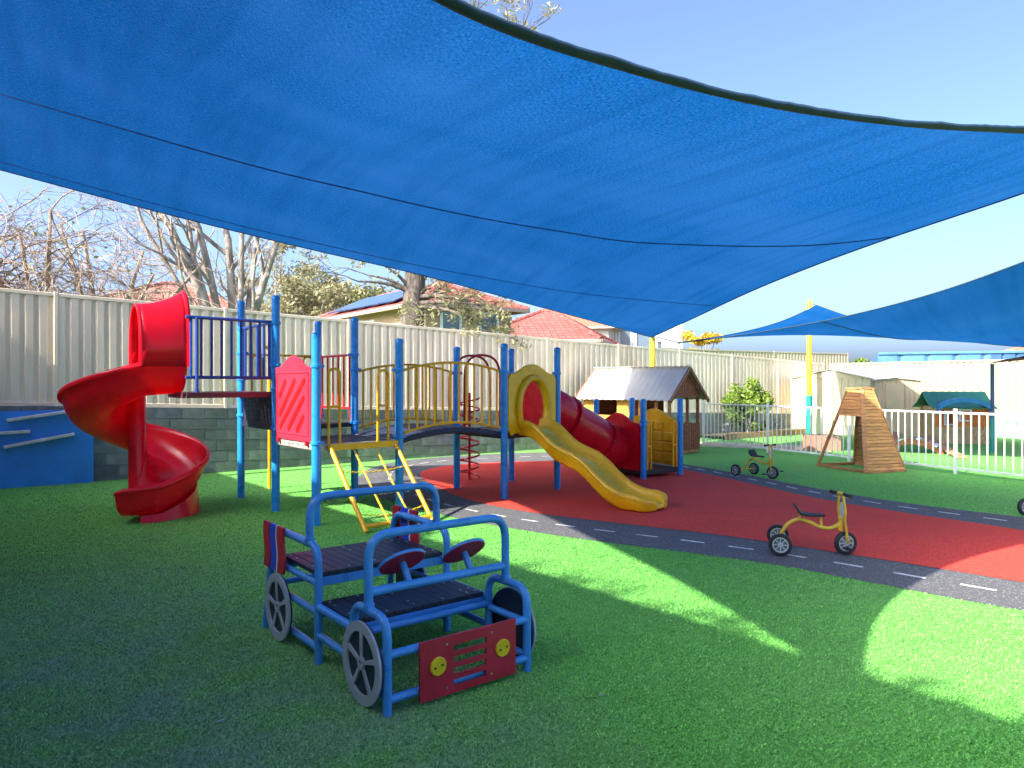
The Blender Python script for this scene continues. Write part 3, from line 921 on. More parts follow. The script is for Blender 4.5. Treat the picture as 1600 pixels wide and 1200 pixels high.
# hood
rows = []
mid = CS + e0 * .52
for k in range(9):
    f = k / 8; s_ = lerp(.42, -.10, f)                                     # from the flange to the mouth
    c = mid - DS * s_; hw = .335; top = lerp(2.78, 2.60, f) - .07 * math.sin(math.pi * f) * .6
    row = []
    for j in range(25):
        t = j / 24; a = math.pi * t
        x = -math.cos(a) * hw * (1 + .04 * math.sin(a)); zc = 1.86
        sh_ = math.sin(a) ** .62
        row.append(c + e0 * x + Z * (zc + (top - zc) * sh_))
    rows.append(row)
mb = MB(); mb.grid(rows)
hd = mb.build('hood', 'red_plastic', sp, smooth=True, solid=.03)
m2 = MB()
for row, rr in ((rows[0], .030), (rows[-1], .024)): m2.tube(row, rr, 8)
m2.build('hood_rim', 'red_plastic', sp, smooth='auto')

# ---- yellow wave slide with hooded panel
GI = pI - pG; gd = GI.normalized(); wl = GI.length - .13; g0 = pG + gd * .065
sn = V(gd.y, -gd.x, 0)                                                      # outwards, towards the camera's right
cxh, czh, rx, rz_ = wl * .5, 1.30, .30, .40
outp, inp = [], []
HP = hump(wl, .93, 1.80, 1.95, 24)
def ray_outline(ang):
    dx, dz = math.cos(ang), math.sin(ang); best = None
    m = len(HP)
    for i in range(m):
        (x1, y1), (x2, y2) = HP[i], HP[(i + 1) % m]
        ax, ay = x1 - cxh, y1 - czh; bx, by = x2 - x1, y2 - y1
        den = dx * by - dz * bx
        if abs(den) < 1e-9: continue
        t = (ax * by - ay * bx) / den; u = (ax * dz - ay * dx) / den
        if t > 0 and -1e-6 <= u <= 1 + 1e-6 and (best is None or t < best): best = t
    return (cxh + dx * best, czh + dz * best)
for k in range(48):
    a = 2 * math.pi * k / 48
    outp.append(ray_outline(a)); inp.append((cxh + rx * math.cos(a), max(.95, czh + rz_ * math.sin(a))))
mb = MB(); mb.ring(outp, inp, g0 + sn * -.02, gd, Z, .045)
hp = mb.build('hood_panel', 'yellow_plastic', PS, smooth='auto', bevel=.008)
m2 = MB()
arc = []
for k in range(33):
    a = R(-42 + 264 * k / 32)
    arc.append(g0 + gd * (cxh + (rx + .035) * math.cos(a)) + Z * (czh + (rz_ + .035) * math.sin(a)) + sn * .05)
rowA, rowB, rowC, rowD = [], [], [], []
for i, p in enumerate(arc):
    a = R(-42 + 264 * i / 32); rad = gd * math.cos(a) + Z * math.sin(a)
    rowA.append(p + rad * .055 - sn * .04); rowB.append(p + rad * .045 + sn * .02); rowC.append(p + rad * .005 + sn * .045); rowD.append(p - rad * .030 + sn * .02)
rowE = [p - (gd * math.cos(R(-42 + 264 * i / 32)) + Z * math.sin(R(-42 + 264 * i / 32))) * .045 - sn * .06 for i, p in enumerate(arc)]
m2.grid([rowA, rowB, rowC, rowD, rowE]); m2.build('hood_rim', 'yellow_plastic', hp, smooth=True, solid=.012)
for s_ in (-1, 1):
    m2 = MB(); q = g0 + gd * (wl * (.5 + .42 * s_)) + Z * .945; m2.box(q, (.06, .05, .08), (gd, sn, Z)); m2.build('panel_foot', 'yellow_plastic', hp, bevel=.01)
sp_path = [(-.05, .97), (.12, .965), (.26, .93), (.45, .80), (.65, .66), (.85, .585), (1.02, .53), (1.18, .43), (1.38, .27), (1.58, .145), (1.75, .085), (1.95, .070), (2.08, .074), (2.16, .078)]
pts = catmull([V(s_, 0, z) for s_, z in sp_path], 5)
sm = g0 + gd * (wl * .5)
prof2 = [(-.285, -.10), (-.30, .06), (-.295, .13), (-.27, .155), (-.245, .13), (-.225, .05), (-.17, .008), (0, 0), (.17, .008), (.225, .05), (.245, .13), (.27, .155), (.295, .13), (.30, .06), (.285, -.10)]
rows = []
for i, p in enumerate(pts):
    f = i / (len(pts) - 1)
    g = max(0, (f - .88) / .12)
    wk = (1.0 + .10 * min(1, max(0, (f - .7) / .2))) * math.sqrt(max(.02, 1 - (g * .96) ** 2.4))
    endk = 1.0 - .62 * max(0, (f - .86) / .14)
    rows.append([sm + sn * p.x + gd * y * wk + Z * max(.012, p.z + (h * endk if h > 0 else h * .8)) for y, h in prof2])
last = rows[-1]; rows.append([p + sn * .012 + Z * (max(.014, min(p.z, .03)) - p.z) for p in last])
mb = MB(); mb.grid(rows)
ws = mb.build('wave_slide', 'yellow_plastic', PS, smooth=True, solid=.018)
m = ws.modifiers.new('sub', 'SUBSURF'); m.levels = 1; m.render_levels = 1
m2 = MB(); m2.grid([[r_[5] + Z * .012, r_[6] + Z * .0115, r_[7] + Z * .0115, r_[8] + Z * .0115, r_[9] + Z * .012] for r_ in rows[6:-8]]); m2.build('worn_bed', 'slide_worn', ws, smooth=True)

# ---- red tube slide from the middle tower to the low tower
IH = (pH - pI); ih = IH.normalized(); tn = V(-ih.y, ih.x, 0) * -1
if tn.x < 0: tn = -tn
q = pI + ih * .065
mb = MB(); mb.prism(hump(IH.length - .13, .93, 1.74, 1.92), q, ih, Z, .03); mb.build('tube_entry_panel', 'red_plastic', PS, bevel=.01)
ta = (pI + pH) / 2 + Z * 1.27; tb = (pM + pJ) / 2 + Z * .53
tp = catmull([ta, ta + tn * .22 + Z * -.01, ta.lerp(tb, .38) + Z * .02, ta.lerp(tb, .66) - Z * .04, tb - tn * .30 + Z * .02, tb], 5)
rows = []
TR = .365
def tring(p, t, r_):
    s_ = t.cross(Z).normalized(); u = s_.cross(t)
    return [p + (s_ * math.cos(2 * math.pi * k / 28) + u * math.sin(2 * math.pi * k / 28)) * r_ for k in range(28)]
tgs = [(tp[min(i + 1, len(tp) - 1)] - tp[max(i - 1, 0)]).normalized() for i in range(len(tp))]
cuts = [0, 9, 17, len(tp) - 1]
ts = None
for a, b in zip(cuts, cuts[1:]):
    mb = MB(); mb.grid([tring(tp[i], tgs[i], TR + .006 * math.sin(i)) for i in range(a, b + 1)], True)
    if ts is None: ts = mb.build('tube_slide', 'red_plastic', PS, smooth=True, solid=.012)
    else: mb.build('tube_section', 'red_plastic', ts, smooth=True, solid=.012)
for c in cuts[1:-1]:
    m2 = MB(); t = tgs[c]; p = tp[c]
    m2.grid([tring(p - t * .022, t, TR), tring(p - t * .022, t, TR + .05), tring(p + t * .022, t, TR + .05), tring(p + t * .022, t, TR)], True)
    m2.build('flange', 'red_plastic', ts, smooth='auto')
    ring_ = tring(p - t * .03, t, TR + .03)
    for k in range(0, 28, 4):
        m3 = MB(); m3.lathe([(.011, 0), (.011, .06), (0, .062)], ring_[k], t, 8); m3.build('bolt', 'steel', ts, smooth='auto')
mj = (pJ - pM); md = mj.normalized(); q = pM + md * .065
mb = MB(); mb.prism(hump(mj.length - .13, .13, .97, 1.13), q, md, Z, .03); mb.build('tube_exit_panel', 'red_plastic', PS, bevel=.012)

# ---- yellow block panel and loops on the low tower
lk = (pK - pL); ld = lk.normalized(); lw = lk.length - .13; q = pL + ld * .065
ln = V(ld.y, -ld.x, 0)
if ln.y > 0: ln = -ln
mb = MB(); mb.prism(hump(lw, .16, 1.03, 1.19), q + ln * .0, ld, Z, .03)
yp = mb.build('block_panel', 'yellow_plastic', PS, bevel=.01)
for i in range(4):
    for j in range(4):
        if i == 3 and j == 3: continue
        w_, h_ = lw * .205, .165
        m2 = MB(); c = q + ld * (lw * (.17 + .22 * i)) + Z * (.30 + .19 * j) + ln * .018
        m2.box(c, (w_, .075, h_), (ld, ln, Z)); m2.build('raised_block', 'yellow_plastic', yp, bevel=.012)
jk = (pK - pJ).normalized()
grab_loop(pJ + jk * .10, jk, .16, .98, .09, 'yellow_paint', .56)
grab_loop(pK - jk * .10, -jk, .16, .98, .09, 'yellow_paint', .56)

# ---- red corkscrew climber
cc = V(-.73, 12.28, 0)
mb = MB(); mb.tube([cc, cc + Z * 1.5], .024, 10)
ck = mb.build('corkscrew_climber', 'red_paint', PS, smooth='auto')
m2 = MB(); m2.tube([cc + V(math.cos(t) * .17, math.sin(t) * .17, .06 + 1.35 * t / (14 * math.pi)) for t in [14 * math.pi * k / 160 for k in range(161)]], .016, 6)
m2.build('coil', 'red_paint', ck, smooth='auto')
fh = (pH - pF).normalized(); fo = V(-fh.y, fh.x, 0)
for s_, (a, b) in enumerate(((pF + fh * .16, pF + fh * .95), (pF + fh * .16 + fo * .25, pF + fh * .95 + fo * .25))):
    m2 = MB(); m2.tube(rounded([a + Z * .95, a + Z * 2.12, b + Z * 2.12, b + Z * .95], .38, 10), .02, 8); m2.build('arch_rail', 'red_paint', ck, smooth='auto')
m2 = MB(); m2.tube(rounded([pF + fh * .1 + Z * 1.82, pF + fh * .1 + fo * .3 + Z * 1.82, pF + fh * .1 + fo * .3 + Z * 1.1, pF + fh * .35 + fo * .4 + Z * 1.02], .1), .02, 8); m2.build('arch_rail', 'red_paint', ck, smooth='auto')

# ------------------------------------------------------------------ play car
cu, cv_ = V(.785, .619, 0).normalized(), V(-.619, .785, 0).normalized()
CO = V(-.621, 3.568, 0)
car = thing('play_car', CO, 'blue tubular play car with grey spoked wheels, black seats and maroon front grille', 'play car')
c3 = lambda a, b, z: CO + cu * a + cv_ * b + Z * z
r = .024; CW = .90
for side, a in ((0, 0.0), (1, CW)):
    sg = -1 if side == 0 else 1
    mb = MB(); mb.tube(rounded([c3(a, 0, 0), c3(a, 0, .475), c3(a, .37, .475), c3(a, .37, 0)], .11, 8), r, 12); mb.build('front_fender_hoop', 'car_blue', car, smooth='auto')
    mb = MB(); mb.tube(rounded([c3(a, .84, 0), c3(a, .84, .69), c3(a, 1.56, .69), c3(a + sg * .02, 1.67, 0)], .12, 8), r, 12); mb.build('rear_fender_hoop', 'car_blue', car, smooth='auto')
    mb = MB(); mb.tube([c3(a, .37, .335), c3(a, .84, .335)], r, 10); mb.tube([c3(a, .37, .17), c3(a, .84, .17)], r * .9, 10)
    mb.tube([c3(a, .84, .30), c3(a, 1.62, .30)], r * .9, 10); mb.tube([c3(a, .84, .09), c3(a, 1.65, .09)], r * .9, 10)
    mb.tube([c3(a, 0, .28), c3(a, .37, .28)], r * .9, 10); mb.tube([c3(a, 0, .09), c3(a, .37, .09)], r * .9, 10)
    mb.tube([c3(a, .84, .47), c3(a, 1.6, .47)], r * .9, 10)
    mb.build('side_rails', 'car_blue', car, smooth='auto')
    for b in (.19, 1.38):
        wo = c3(a + sg * .034, b, .215); wn = cu * sg; ex = cv_; ey = Z
        if ex.cross(ey).dot(wn) < 0: ex = -ex
        mb = MB(); circ = lambda rr, n=48: [(rr * math.cos(2 * math.pi * k / n), rr * math.sin(2 * math.pi * k / n)) for k in range(n)]
        mb.prism(circ(.205), wo - wn * .006, ex, ey, .012); wh = mb.build('wheel', 'car_seat', car, smooth='auto')
        m2 = MB(); m2.ring(circ(.212), circ(.160), wo + wn * .007, ex, ey, .012); m2.build('wheel_rim', 'car_grey', wh, smooth='auto')
        for k in range(5):
            an = R(90 + 72 * k + (8 if b > 1 else 0)); d1 = ex * math.cos(an) + ey * math.sin(an); d2 = ex * -math.sin(an) + ey * math.cos(an)
            m2 = MB(); m2.prism([(.022, -.008), (.165, -.015), (.165, .015), (.022, .008)], wo + wn * .0075, d1, d2, .010); m2.build('spoke', 'car_grey', wh)
        m2 = MB(); m2.ring(circ(.034, 24), circ(.016, 24), wo + wn * .007, ex, ey, .013); m2.build('hub', 'car_grey', wh, smooth='auto')
    for k, mt in enumerate(('car_maroon', 'car_flag_blue', 'car_maroon')):
        b0 = 1.28 + .125 * k; rows = []
        for j in range(13):
            f = j / 12; wv_ = .012 * math.sin(f * 7.0)
            z = .735 - .30 * f
            rows.append([c3(a + sg * .03, b0 + wv_, z), c3(a + sg * .03, b0 + .105 + wv_, z), c3(a + sg * .048, b0 + .105 + wv_, z), c3(a + sg * .048, b0 + wv_, z)])
        m2 = MB(); m2.grid(rows, True); m2.face(rows[0]); m2.face(rows[-1]); m2.build('tail_panel', mt, car, fix=True, bevel=.003)
        if k == 1:
            rows2 = [[p + cu * sg * .0008 for p in rr] for rr in rows]
            m3 = MB(); m3.grid([[rr[0] - cv_ * .012, rr[0], rr[3], rr[3] - cv_ * .012] for rr in rows], True); m3.face([rows[0][0] - cv_ * .012, rows[0][0], rows[0][3], rows[0][3] - cv_ * .012]); m3.build('white_trim', 'white_plastic', car, fix=True)
for (b, z, zz, nm) in ((.20, .475, .86, 'windscreen_hoop'), (.97, .69, .965, 'rear_hoop')):
    mb = MB(); mb.tube(rounded([c3(0, b, z), c3(.0, b + .005, zz), c3(CW, b + .005, zz), c3(CW, b, z)], .13, 10), r, 12); mb.build(nm, 'car_blue', car, smooth='auto')
    for a in (0, CW):
        m2 = MB(); m2.lathe([(.030, -.02), (.032, 0), (.030, .02)], c3(a, b, z + .015), n=14); m2.build('weld_collar', 'car_blue', car, smooth='auto')
mb = MB(); mb.tube([c3(0, .205, .565), c3(CW, .205, .565)], r, 12); mb.build('dash_bar', 'car_blue', car, smooth='auto')
for a in (.25, .66):
    sd = (cv_ * .62 + Z * .78).normalized()
    p = c3(a, .21, .565)
    mb = MB(); mb.tube([p, p + sd * .125], .02, 10); st = mb.build('steering_column', 'car_blue', car, smooth='auto')
    m2 = MB(); m2.lathe([(.0, 0), (.128, 0), (.132, .006), (.132, .014), (.128, .02), (0, .02)], p + sd * .125, sd, 36); m2.build('steering_wheel', 'car_maroon', st, smooth='auto')
    m2 = MB(); m2.lathe([(.133, .002), (.1345, .010), (.133, .018)], p + sd * .125, sd, 36); m2.build('wheel_edge', 'car_blue', st, smooth='auto')
    m2 = MB(); m2.lathe([(.012, -.012), (.012, 0.0)], p + sd * .125, sd, 10); m2.build('bolt', 'steel', st, smooth='auto')
for (b0, b1, z, nm) in ((.40, .83, .355, 'front_seat'), (.87, 1.46, .515, 'rear_seat')):
    mb = MB()
    for (p, q) in ((c3(0, b0 + .02, z - .045), c3(CW, b0 + .02, z - .045)), (c3(0, b1 - .02, z - .045), c3(CW, b1 - .02, z - .045))): mb.beam(p, q, .035, .055)
    se = mb.build(nm, 'car_blue', car, bevel=.004)
    n = 14
    for k in range(n):
        a0, a1 = .015 + (CW - .03) * k / n, .015 + (CW - .03) * (k + .955) / n
        m2 = MB(); m2.box(c3((a0 + a1) / 2, (b0 + b1) / 2, z), (a1 - a0, b1 - b0, .026), (cu, cv_, Z)); m2.build('seat_slat', 'car_seat', se, bevel=.003)
        if k % 3 == 0 or k == n - 1:
            for g in ((.12, .28, .72, .88) if k in (0, 6, 13, 12) else (.08, .92)):
                m3 = MB(); m3.lathe([(.0075, 0), (.0075, .0025), (.004, .004), (0, .004)], c3((a0 + a1) / 2, lerp(b0, b1, g), z + .0132), Z, 8); m3.build('bolt', 'steel', se, smooth='auto')
for (z, rr) in ((.298, .022), (.075, .022)):
    mb = MB(); mb.tube([c3(0, 0, z), c3(CW, 0, z)], rr, 10); mb.build('bumper_bar', 'car_blue', car, smooth='auto')
for b, z in ((1.62, .30), (.84, .30), (.37, .30)):
    mb = MB(); mb.tube([c3(0, b, z), c3(CW, b, z)], .02, 10); mb.build('cross_bar', 'car_blue', car, smooth='auto')
holes = [(.205, .415, .048 + .060 * k, .048 + .060 * k + .034) for k in range(4)]
holes = [(a, b, c - .012, d - .012) for a, b, c, d in holes]
mb = MB(); mb.plate(c3(.165, -.028, .028), cu, Z, .62, .305, .014, holes); gr = mb.build('front_grille', 'car_maroon', car, bevel=.0015)
for a in (.105, .525):
    cn = cu.cross(Z); c = c3(.165 + a, -.028, .028 + .165) + cn * .014
    m2 = MB(); m2.lathe([(.048, 0), (.048, .008), (.045, .011), (0, .011)], c, cn, 32); hl = m2.build('headlight', 'car_yellow', gr, smooth='auto')
    for s_ in (-1, 1):
        m3 = MB(); m3.lathe([(.006, 0), (.006, .003), (0, .003)], c + cu * .022 * s_ + cn * .011 + Z * (.004 * s_), cn, 8); m3.build('bolt', 'rubber_black', gr, smooth='auto')
for (a, z) in ((.16, .265), (.45, .265), (.16, .04), (.45, .04)):
    m3 = MB(); m3.lathe([(.006, 0), (.006, .003), (0, .004)], c3(.165 + a, -.028, .028 + z) + cu.cross(Z) * .014, cu.cross(Z), 8); m3.build('bolt', 'steel', gr, smooth='auto')

# ------------------------------------------------------------------ tricycles
def wheel(mb_t, mb_h, c, ax, rad, wd, mb_s=None):
    mb_s = mb_s or mb_h
    ax = ax.normalized()
    mb_t.lathe([(rad * .70, -wd / 2), (rad * .9, -wd / 2), (rad * .985, -wd * .32), (rad, 0), (rad * .985, wd * .32), (rad * .9, wd / 2), (rad * .70, wd / 2), (rad * .70, -wd / 2)], c, ax, 32, False)
    mb_h.lathe([(rad * .70, -wd * .36), (rad * .60, -wd * .40), (rad * .58, -wd * .18), (rad * .2, -wd * .18), (rad * .18, -wd * .5), (0, -wd * .5)], c, ax, 32, False)
    mb_h.lathe([(rad * .70, wd * .36), (rad * .60, wd * .40), (rad * .58, wd * .18), (rad * .2, wd * .18), (rad * .18, wd * .5), (0, wd * .5)], c, ax, 32, False)
    for s_ in (-1, 1): mb_s.lathe([(rad * .69, s_ * wd * .37), (rad * .60, s_ * wd * .42), (rad * .575, s_ * wd * .30)], c, ax, 32, False); mb_s.lathe([(rad * .2, s_ * wd * .2), (rad * .19, s_ * wd * .52), (0, s_ * wd * .53)], c, ax, 16, False)
    ux = ax.cross(Z).normalized(); uz = ux.cross(ax)
    for k in range(8):
        a = 2 * math.pi * k / 8; d = ux * math.cos(a) + uz * math.sin(a)
        for s_ in (-1, 1):
            mb_s.beam(c + d * rad * .17 + ax * s_ * wd * .25, c + d * rad * .60 + ax * s_ * wd * .25, rad * .085, wd * .16, ax)
def trike(loc, rz, label, steer=0.0, number=False):
    t = thing('tricycle', loc, label, 'tricycle', 'yellow tricycles', rz); local(t)
    X = V(1, 0, 0); Yv = V(0, 1, 0)
    mb = MB(); mb.tube(catmull([V(.0, 0, .115), V(.035, 0, .20), V(.09, 0, .275), V(.17, 0, .318), V(.27, 0, .302), V(.34, 0, .268), V(.40, 0, .25), V(.46, 0, .25), V(.515, 0, .275), V(.545, 0, .30)], 5), .0185, 12)
    mb.build('frame', 'trike_yellow', t, smooth='auto')
    mb = MB(); mb.tube([V(0, -.22, .11), V(0, .22, .11)], .014, 10); mb.build('rear_axle', 'trike_yellow', t, smooth='auto')
    for y in (-.235, .235):
        m1, m2, m4 = MB(), MB(), MB(); wheel(m1, m2, V(0, y, .108), Yv, .107, .045, m4)
        w = m1.build('wheel', 'rubber_black', t, smooth='auto'); m2.build('hub', 'hub_recess_shade', w, smooth='auto'); m4.build('spokes', 'wheel_grey', w, smooth='auto')
    # seat
    rows = []
    for (x, z, hw) in ((.135, .455, .03), (.14, .46, .07), (.155, .44, .085), (.175, .405, .088), (.20, .378, .085), (.25, .366, .078), (.33, .366, .06), (.40, .368, .042), (.418, .364, .02)):
        rows.append([V(x, hw * u, z + .008 * (u * u) - (.004 if abs(u) > .9 else 0)) for u in (-1, -.8, -.4, 0, .4, .8, 1)])
    mb = MB(); mb.grid(rows); s_ = mb.build('seat', 'rubber_black', t, smooth=True, solid=.018)
    mb = MB(); mb.tube([V(.375, 0, .36), V(.385, 0, .268)], .013, 8); mb.tube([V(.19, 0, .375), V(.185, 0, .31)], .011, 8); mb.build('seat_post', 'trike_yellow', t, smooth='auto')
    mb = MB(); mb.lathe([(.021, 0), (.021, .11), (.027, .112), (.027, .124), (0, .125)], V(.55, 0, .235), V(.05, 0, 1).normalized(), 14); mb.build('head_tube', 'trike_yellow', t, smooth='auto')
    q = Quaternion(Z, steer); piv = V(.56, 0, 0)
    T = lambda p: piv + q @ (p - piv)
    mb = MB()
    for s_ in (-1, 1):
        mb.tube([T(p) for p in catmull([V(.605, .045 * s_, .108), V(.585, .045 * s_, .25), V(.572, .042 * s_, .35), V(.568, .058 * s_, .43), V(.563, .048 * s_, .50), V(.56, .036 * s_, .585)], 5)], .0125, 10)
    mb.tube([T(V(.56, -.05, .588)), T(V(.56, .05, .588))], .016, 10)
    fk = mb.build('fork', 'trike_yellow', t, smooth='auto')
    for s_ in (-1, 1):
        m2 = MB(); m2.tube([T(V(.56, .05 * s_, .588)), T(V(.555, .14 * s_, .585)), T(V(.555, .165 * s_, .585))], [.016, .017, .021], 12); m2.build('grip', 'rubber_black', fk, smooth='auto')
    m2 = MB(); el = [(.038 * math.cos(2 * math.pi * k / 24), .075 * math.sin(2 * math.pi * k / 24)) for k in range(24)]
    m2.prism(el, T(V(.566, 0, .435)), q @ Yv, V(-.02, 0, 1).normalized(), .008); pl = m2.build('number_plate', 'plate_pale', fk, smooth='auto')
    if number:
        m3 = MB(); o_ = T(V(.5755, 0, .435)); ey = q @ Yv
        m3.prism([(-.005, -.04), (.007, -.04), (.007, .042), (-.002, .042), (-.016, .026), (-.010, .018), (-.005, .024)], o_, ey, V(-.02, 0, 1).normalized(), .002); m3.build('number', 'plate_number', pl)
    m1, m2, m4 = MB(), MB(), MB(); wheel(m1, m2, T(V(.605, 0, .112)), q @ Yv, .111, .042, m4)
    w = m1.build('wheel', 'rubber_black', t, smooth='auto'); m2.build('hub', 'hub_recess_shade', w, smooth='auto'); m4.build('spokes', 'wheel_grey', w, smooth='auto')
    for s_ in (-1, 1):
        m2 = MB(); a = T(V(.605, .05 * s_, .112)); b = T(V(.605 + .07 * s_, .075 * s_, .112 + .02 * s_))
        m2.tube([T(V(.605, 0, .112)), a, b, T(V(.605 + .07 * s_, .10 * s_, .112 + .02 * s_))], .008, 8)
        pd = m2.build('crank', 'steel', t, smooth='auto')
        m3 = MB(); m3.box(T(V(.605 + .07 * s_, .145 * s_, .112 + .02 * s_)), (.055, .08, .02), (q @ X, q @ Yv, Z)); m3.build('pedal', 'rubber_black', pd, bevel=.004)
    return t
trike((2.63, 7.06, .009), math.atan2(-.30, .95), 'yellow tricycle with blank pale plate crossing the edge of red rubber', .42)
trike((4.20, 12.92, .005), math.atan2(-.86, .5), 'yellow tricycle bearing the number 1 parked on the far track', .15, True)
trike((6.46, 8.74, .005), R(8), 'yellow tricycle at the outer bend of the track, beyond the red rubber', .0)

# ------------------------------------------------------------------ timber playhouse
hd_ = V(-.70, .714, 0).normalized(); hg = V(.714, .70, 0).normalized()      # along the house, across the gable
FR = V(3.62, 16.45, 0); HL, HW = 2.55, 1.28
ph = thing('timber_playhouse', FR + hd_ * HL / 2 + hg * HW / 2, 'small timber playhouse with orange boards, porch and pale sheet roof', 'playhouse')
h3 = lambda a, b, z: FR + hd_ * a + hg * b + Z * z                            # a along, b across from the front
fn = -hg
ez_, rz2 = 1.40, 2.0
def wallplate(o, ex, L, h, t, holes, mat, nm):
    mb = MB(); mb.plate(o, ex, Z, L, h, t, holes); return mb.build(nm, mat, ph)
PL = 1.02
# front wall boards (enclosed half), built board by board round the window opening
n = 10
for k in range(n):
    z0, z1 = .12 + (ez_ - .12) * k / n, .12 + (ez_ - .12) * (k + .965) / n
    segs = [(PL, HL)]
    if z0 > .78 and z1 < 1.39 and k < 10: segs = [(PL, PL + .48), (PL + 1.05, HL)]
    for (a0, a1) in segs:
        m2 = MB(); m2.box(h3((a0 + a1) / 2, .0, (z0 + z1) / 2), (a1 - a0, .022, z1 - z0), (hd_, hg, Z)); m2.build('wall_board', 'timber_orange', ph)
for k in range(n):
    z0, z1 = .12 + (ez_ - .12) * k / n, .12 + (ez_ - .12) * (k + .99) / n
    m2 = MB(); m2.box(h3((HL + PL) / 2, HW, (z0 + z1) / 2), (HL - PL, .022, z1 - z0), (hd_, hg, Z)); m2.build('wall_board', 'timber_dark', ph)
    m2 = MB(); m2.box(h3(HL, HW / 2, (z0 + z1) / 2), (HW - .03, .022, z1 - z0), (hg, hd_, Z)); m2.build('wall_board', 'timber_dark', ph)
    if not (z0 < 1.15):
        m2 = MB(); m2.box(h3(PL, HW / 2, (z0 + z1) / 2), (HW - .03, .022, z1 - z0), (hg, hd_, Z)); m2.build('wall_board', 'timber_dark', ph)
    else:
        m2 = MB(); m2.box(h3(PL, HW * .22, (z0 + z1) / 2), (HW * .42, .022, z1 - z0), (hg, hd_, Z)); m2.build('wall_board', 'timber_dark', ph)
mb = MB(); mb.box(h3(HL / 2, HW / 2, .06), (HL, HW, .09), (hd_, hg, Z)); mb.build('floor', 'timber', ph)
for (a, b) in ((.03, .03), (.03, HW - .03), (PL, .02), (.38, .02), (PL - .18, .02), (.03, HW * .62)):
    m2 = MB(); m2.box(h3(a, b, ez_ / 2 + .02), (.06, .06, ez_), (hd_, hg, Z)); m2.build('porch_post', 'timber_dark' if b > .1 else 'timber', ph, bevel=.004)
for k in range(9):
    b = HW * (.36 + .62 * k / 8)
    m2 = MB(); m2.box(h3(.0, b, .40), (.022, .075, .62), (hd_, hg, Z)); m2.build('picket', 'timber_dark', ph)
for k in range(7):
    m2 = MB(); m2.box(h3(.1 + (PL - .2) * k / 6, HW, .40), (.075, .022, .62), (hd_, hg, Z)); m2.build('picket', 'timber_dark', ph)
    a = .10 + (PL - .2) * k / 6
    m2 = MB(); m2.box(h3(a, -.012, .40), (.075, .022, .62), (hd_, hg, Z)); m2.build('picket', 'timber_dark', ph)
for z in (.72, 1.37):
    m2 = MB(); m2.beam(h3(0, 0, z), h3(PL, 0, z), .05, .06); m2.build('porch_rail', 'timber', ph)
m2 = MB(); m2.beam(h3(.0, .02, 1.37), h3(.0, HW, 1.37), .05, .06); m2.build('porch_rail', 'timber_dark', ph)
m2 = MB(); m2.box(h3(.45, HW * .55, .46), (.42, .34, .03), (hd_, hg, Z)); m2.box(h3(.45, HW * .55, .28), (.06, .06, .36), (hd_, hg, Z)); tag(m2.build('toy_table', 'timber_orange'), 'small orange play table inside the porch of the timber playhouse', 'table')
bpy.data.objects['toy_table'].location = (0, 0, 0)
for k in range(13):                                                           # gable slats with sawtooth ends
    b = HW * (.03 + .94 * k / 12); zt_ = ez_ + (rz2 - ez_) * (1 - abs(b / HW - .5) * 2) * .98
    m2 = MB(); m2.box(h3(-.01, b, (ez_ - .04 + zt_) / 2), (.02, .085, zt_ - ez_ + .06), (hd_, hg, Z)); m2.build('gable_slat', 'timber_dark', ph)
ov, ova = .20, .16
for s_ in (0, 1):
    b_e = -ov if s_ == 0 else HW + ov
    ze = ez_ - (rz2 - ez_) / (HW / 2) * ov + .05
    pts_lo, pts_hi = [], []
    nn = 34
    for k in range(nn + 1):
        a = -ova + (HL + 2 * ova) * k / nn; dz = .018 if k % 2 else 0
        pts_lo.append(h3(a, b_e, ze + dz)); pts_hi.append(h3(a, HW / 2, rz2 + .05 + dz))
    m2 = MB(); m2.grid([pts_lo, pts_hi]); m2.build('roof_sheet', 'roof_sheet', ph, solid=.006)
    for a in (-ova + .02, HL + ova - .02):
        m2 = MB(); m2.beam(h3(a, b_e, ze - .03), h3(a, HW / 2, rz2 + .02), .03, .09); m2.build('barge_board', 'timber_dark', ph)
m2 = MB(); m2.beam(h3(-ova, HW / 2, rz2 + .075), h3(HL + ova, HW / 2, rz2 + .075), .14, .018); m2.build('ridge_cap', 'roof_sheet', ph, bevel=.004)

# ------------------------------------------------------------------ timber tepee climber
tf, tl_ = V(6.52, 13.2, 0), V(6.14, 14.4, 0)
tx = (tf - tl_); tu = V(-tx.y, tx.x, 0).normalized()
if tu.x < 0: tu = -tu
tr_, tbk = tf + tu * .92, tl_ + tu * .92
tc = (tf + tl_ + tr_ + tbk) / 4; TZ = 1.56
tops = [tc + (p - tc) * .27 + Z * TZ for p in (tf, tr_, tbk, tl_)]
bots = [tf, tr_, tbk, tl_]
tp_ = thing('climbing_tepee', tc, 'slatted timber tepee climber standing before the white picket fence', 'climbing tepee')
for i in range(4):
    m2 = MB(); m2.beam(bots[i] + Z * .0, tops[i], .07, .05); m2.build('corner_post', 'timber', tp_, bevel=.004)
    j = (i + 1) % 4
    m2 = MB(); m2.beam(bots[i] + Z * .03, bots[j] + Z * .03, .05, .05); m2.build('base_rail', 'timber', tp_, bevel=.004)
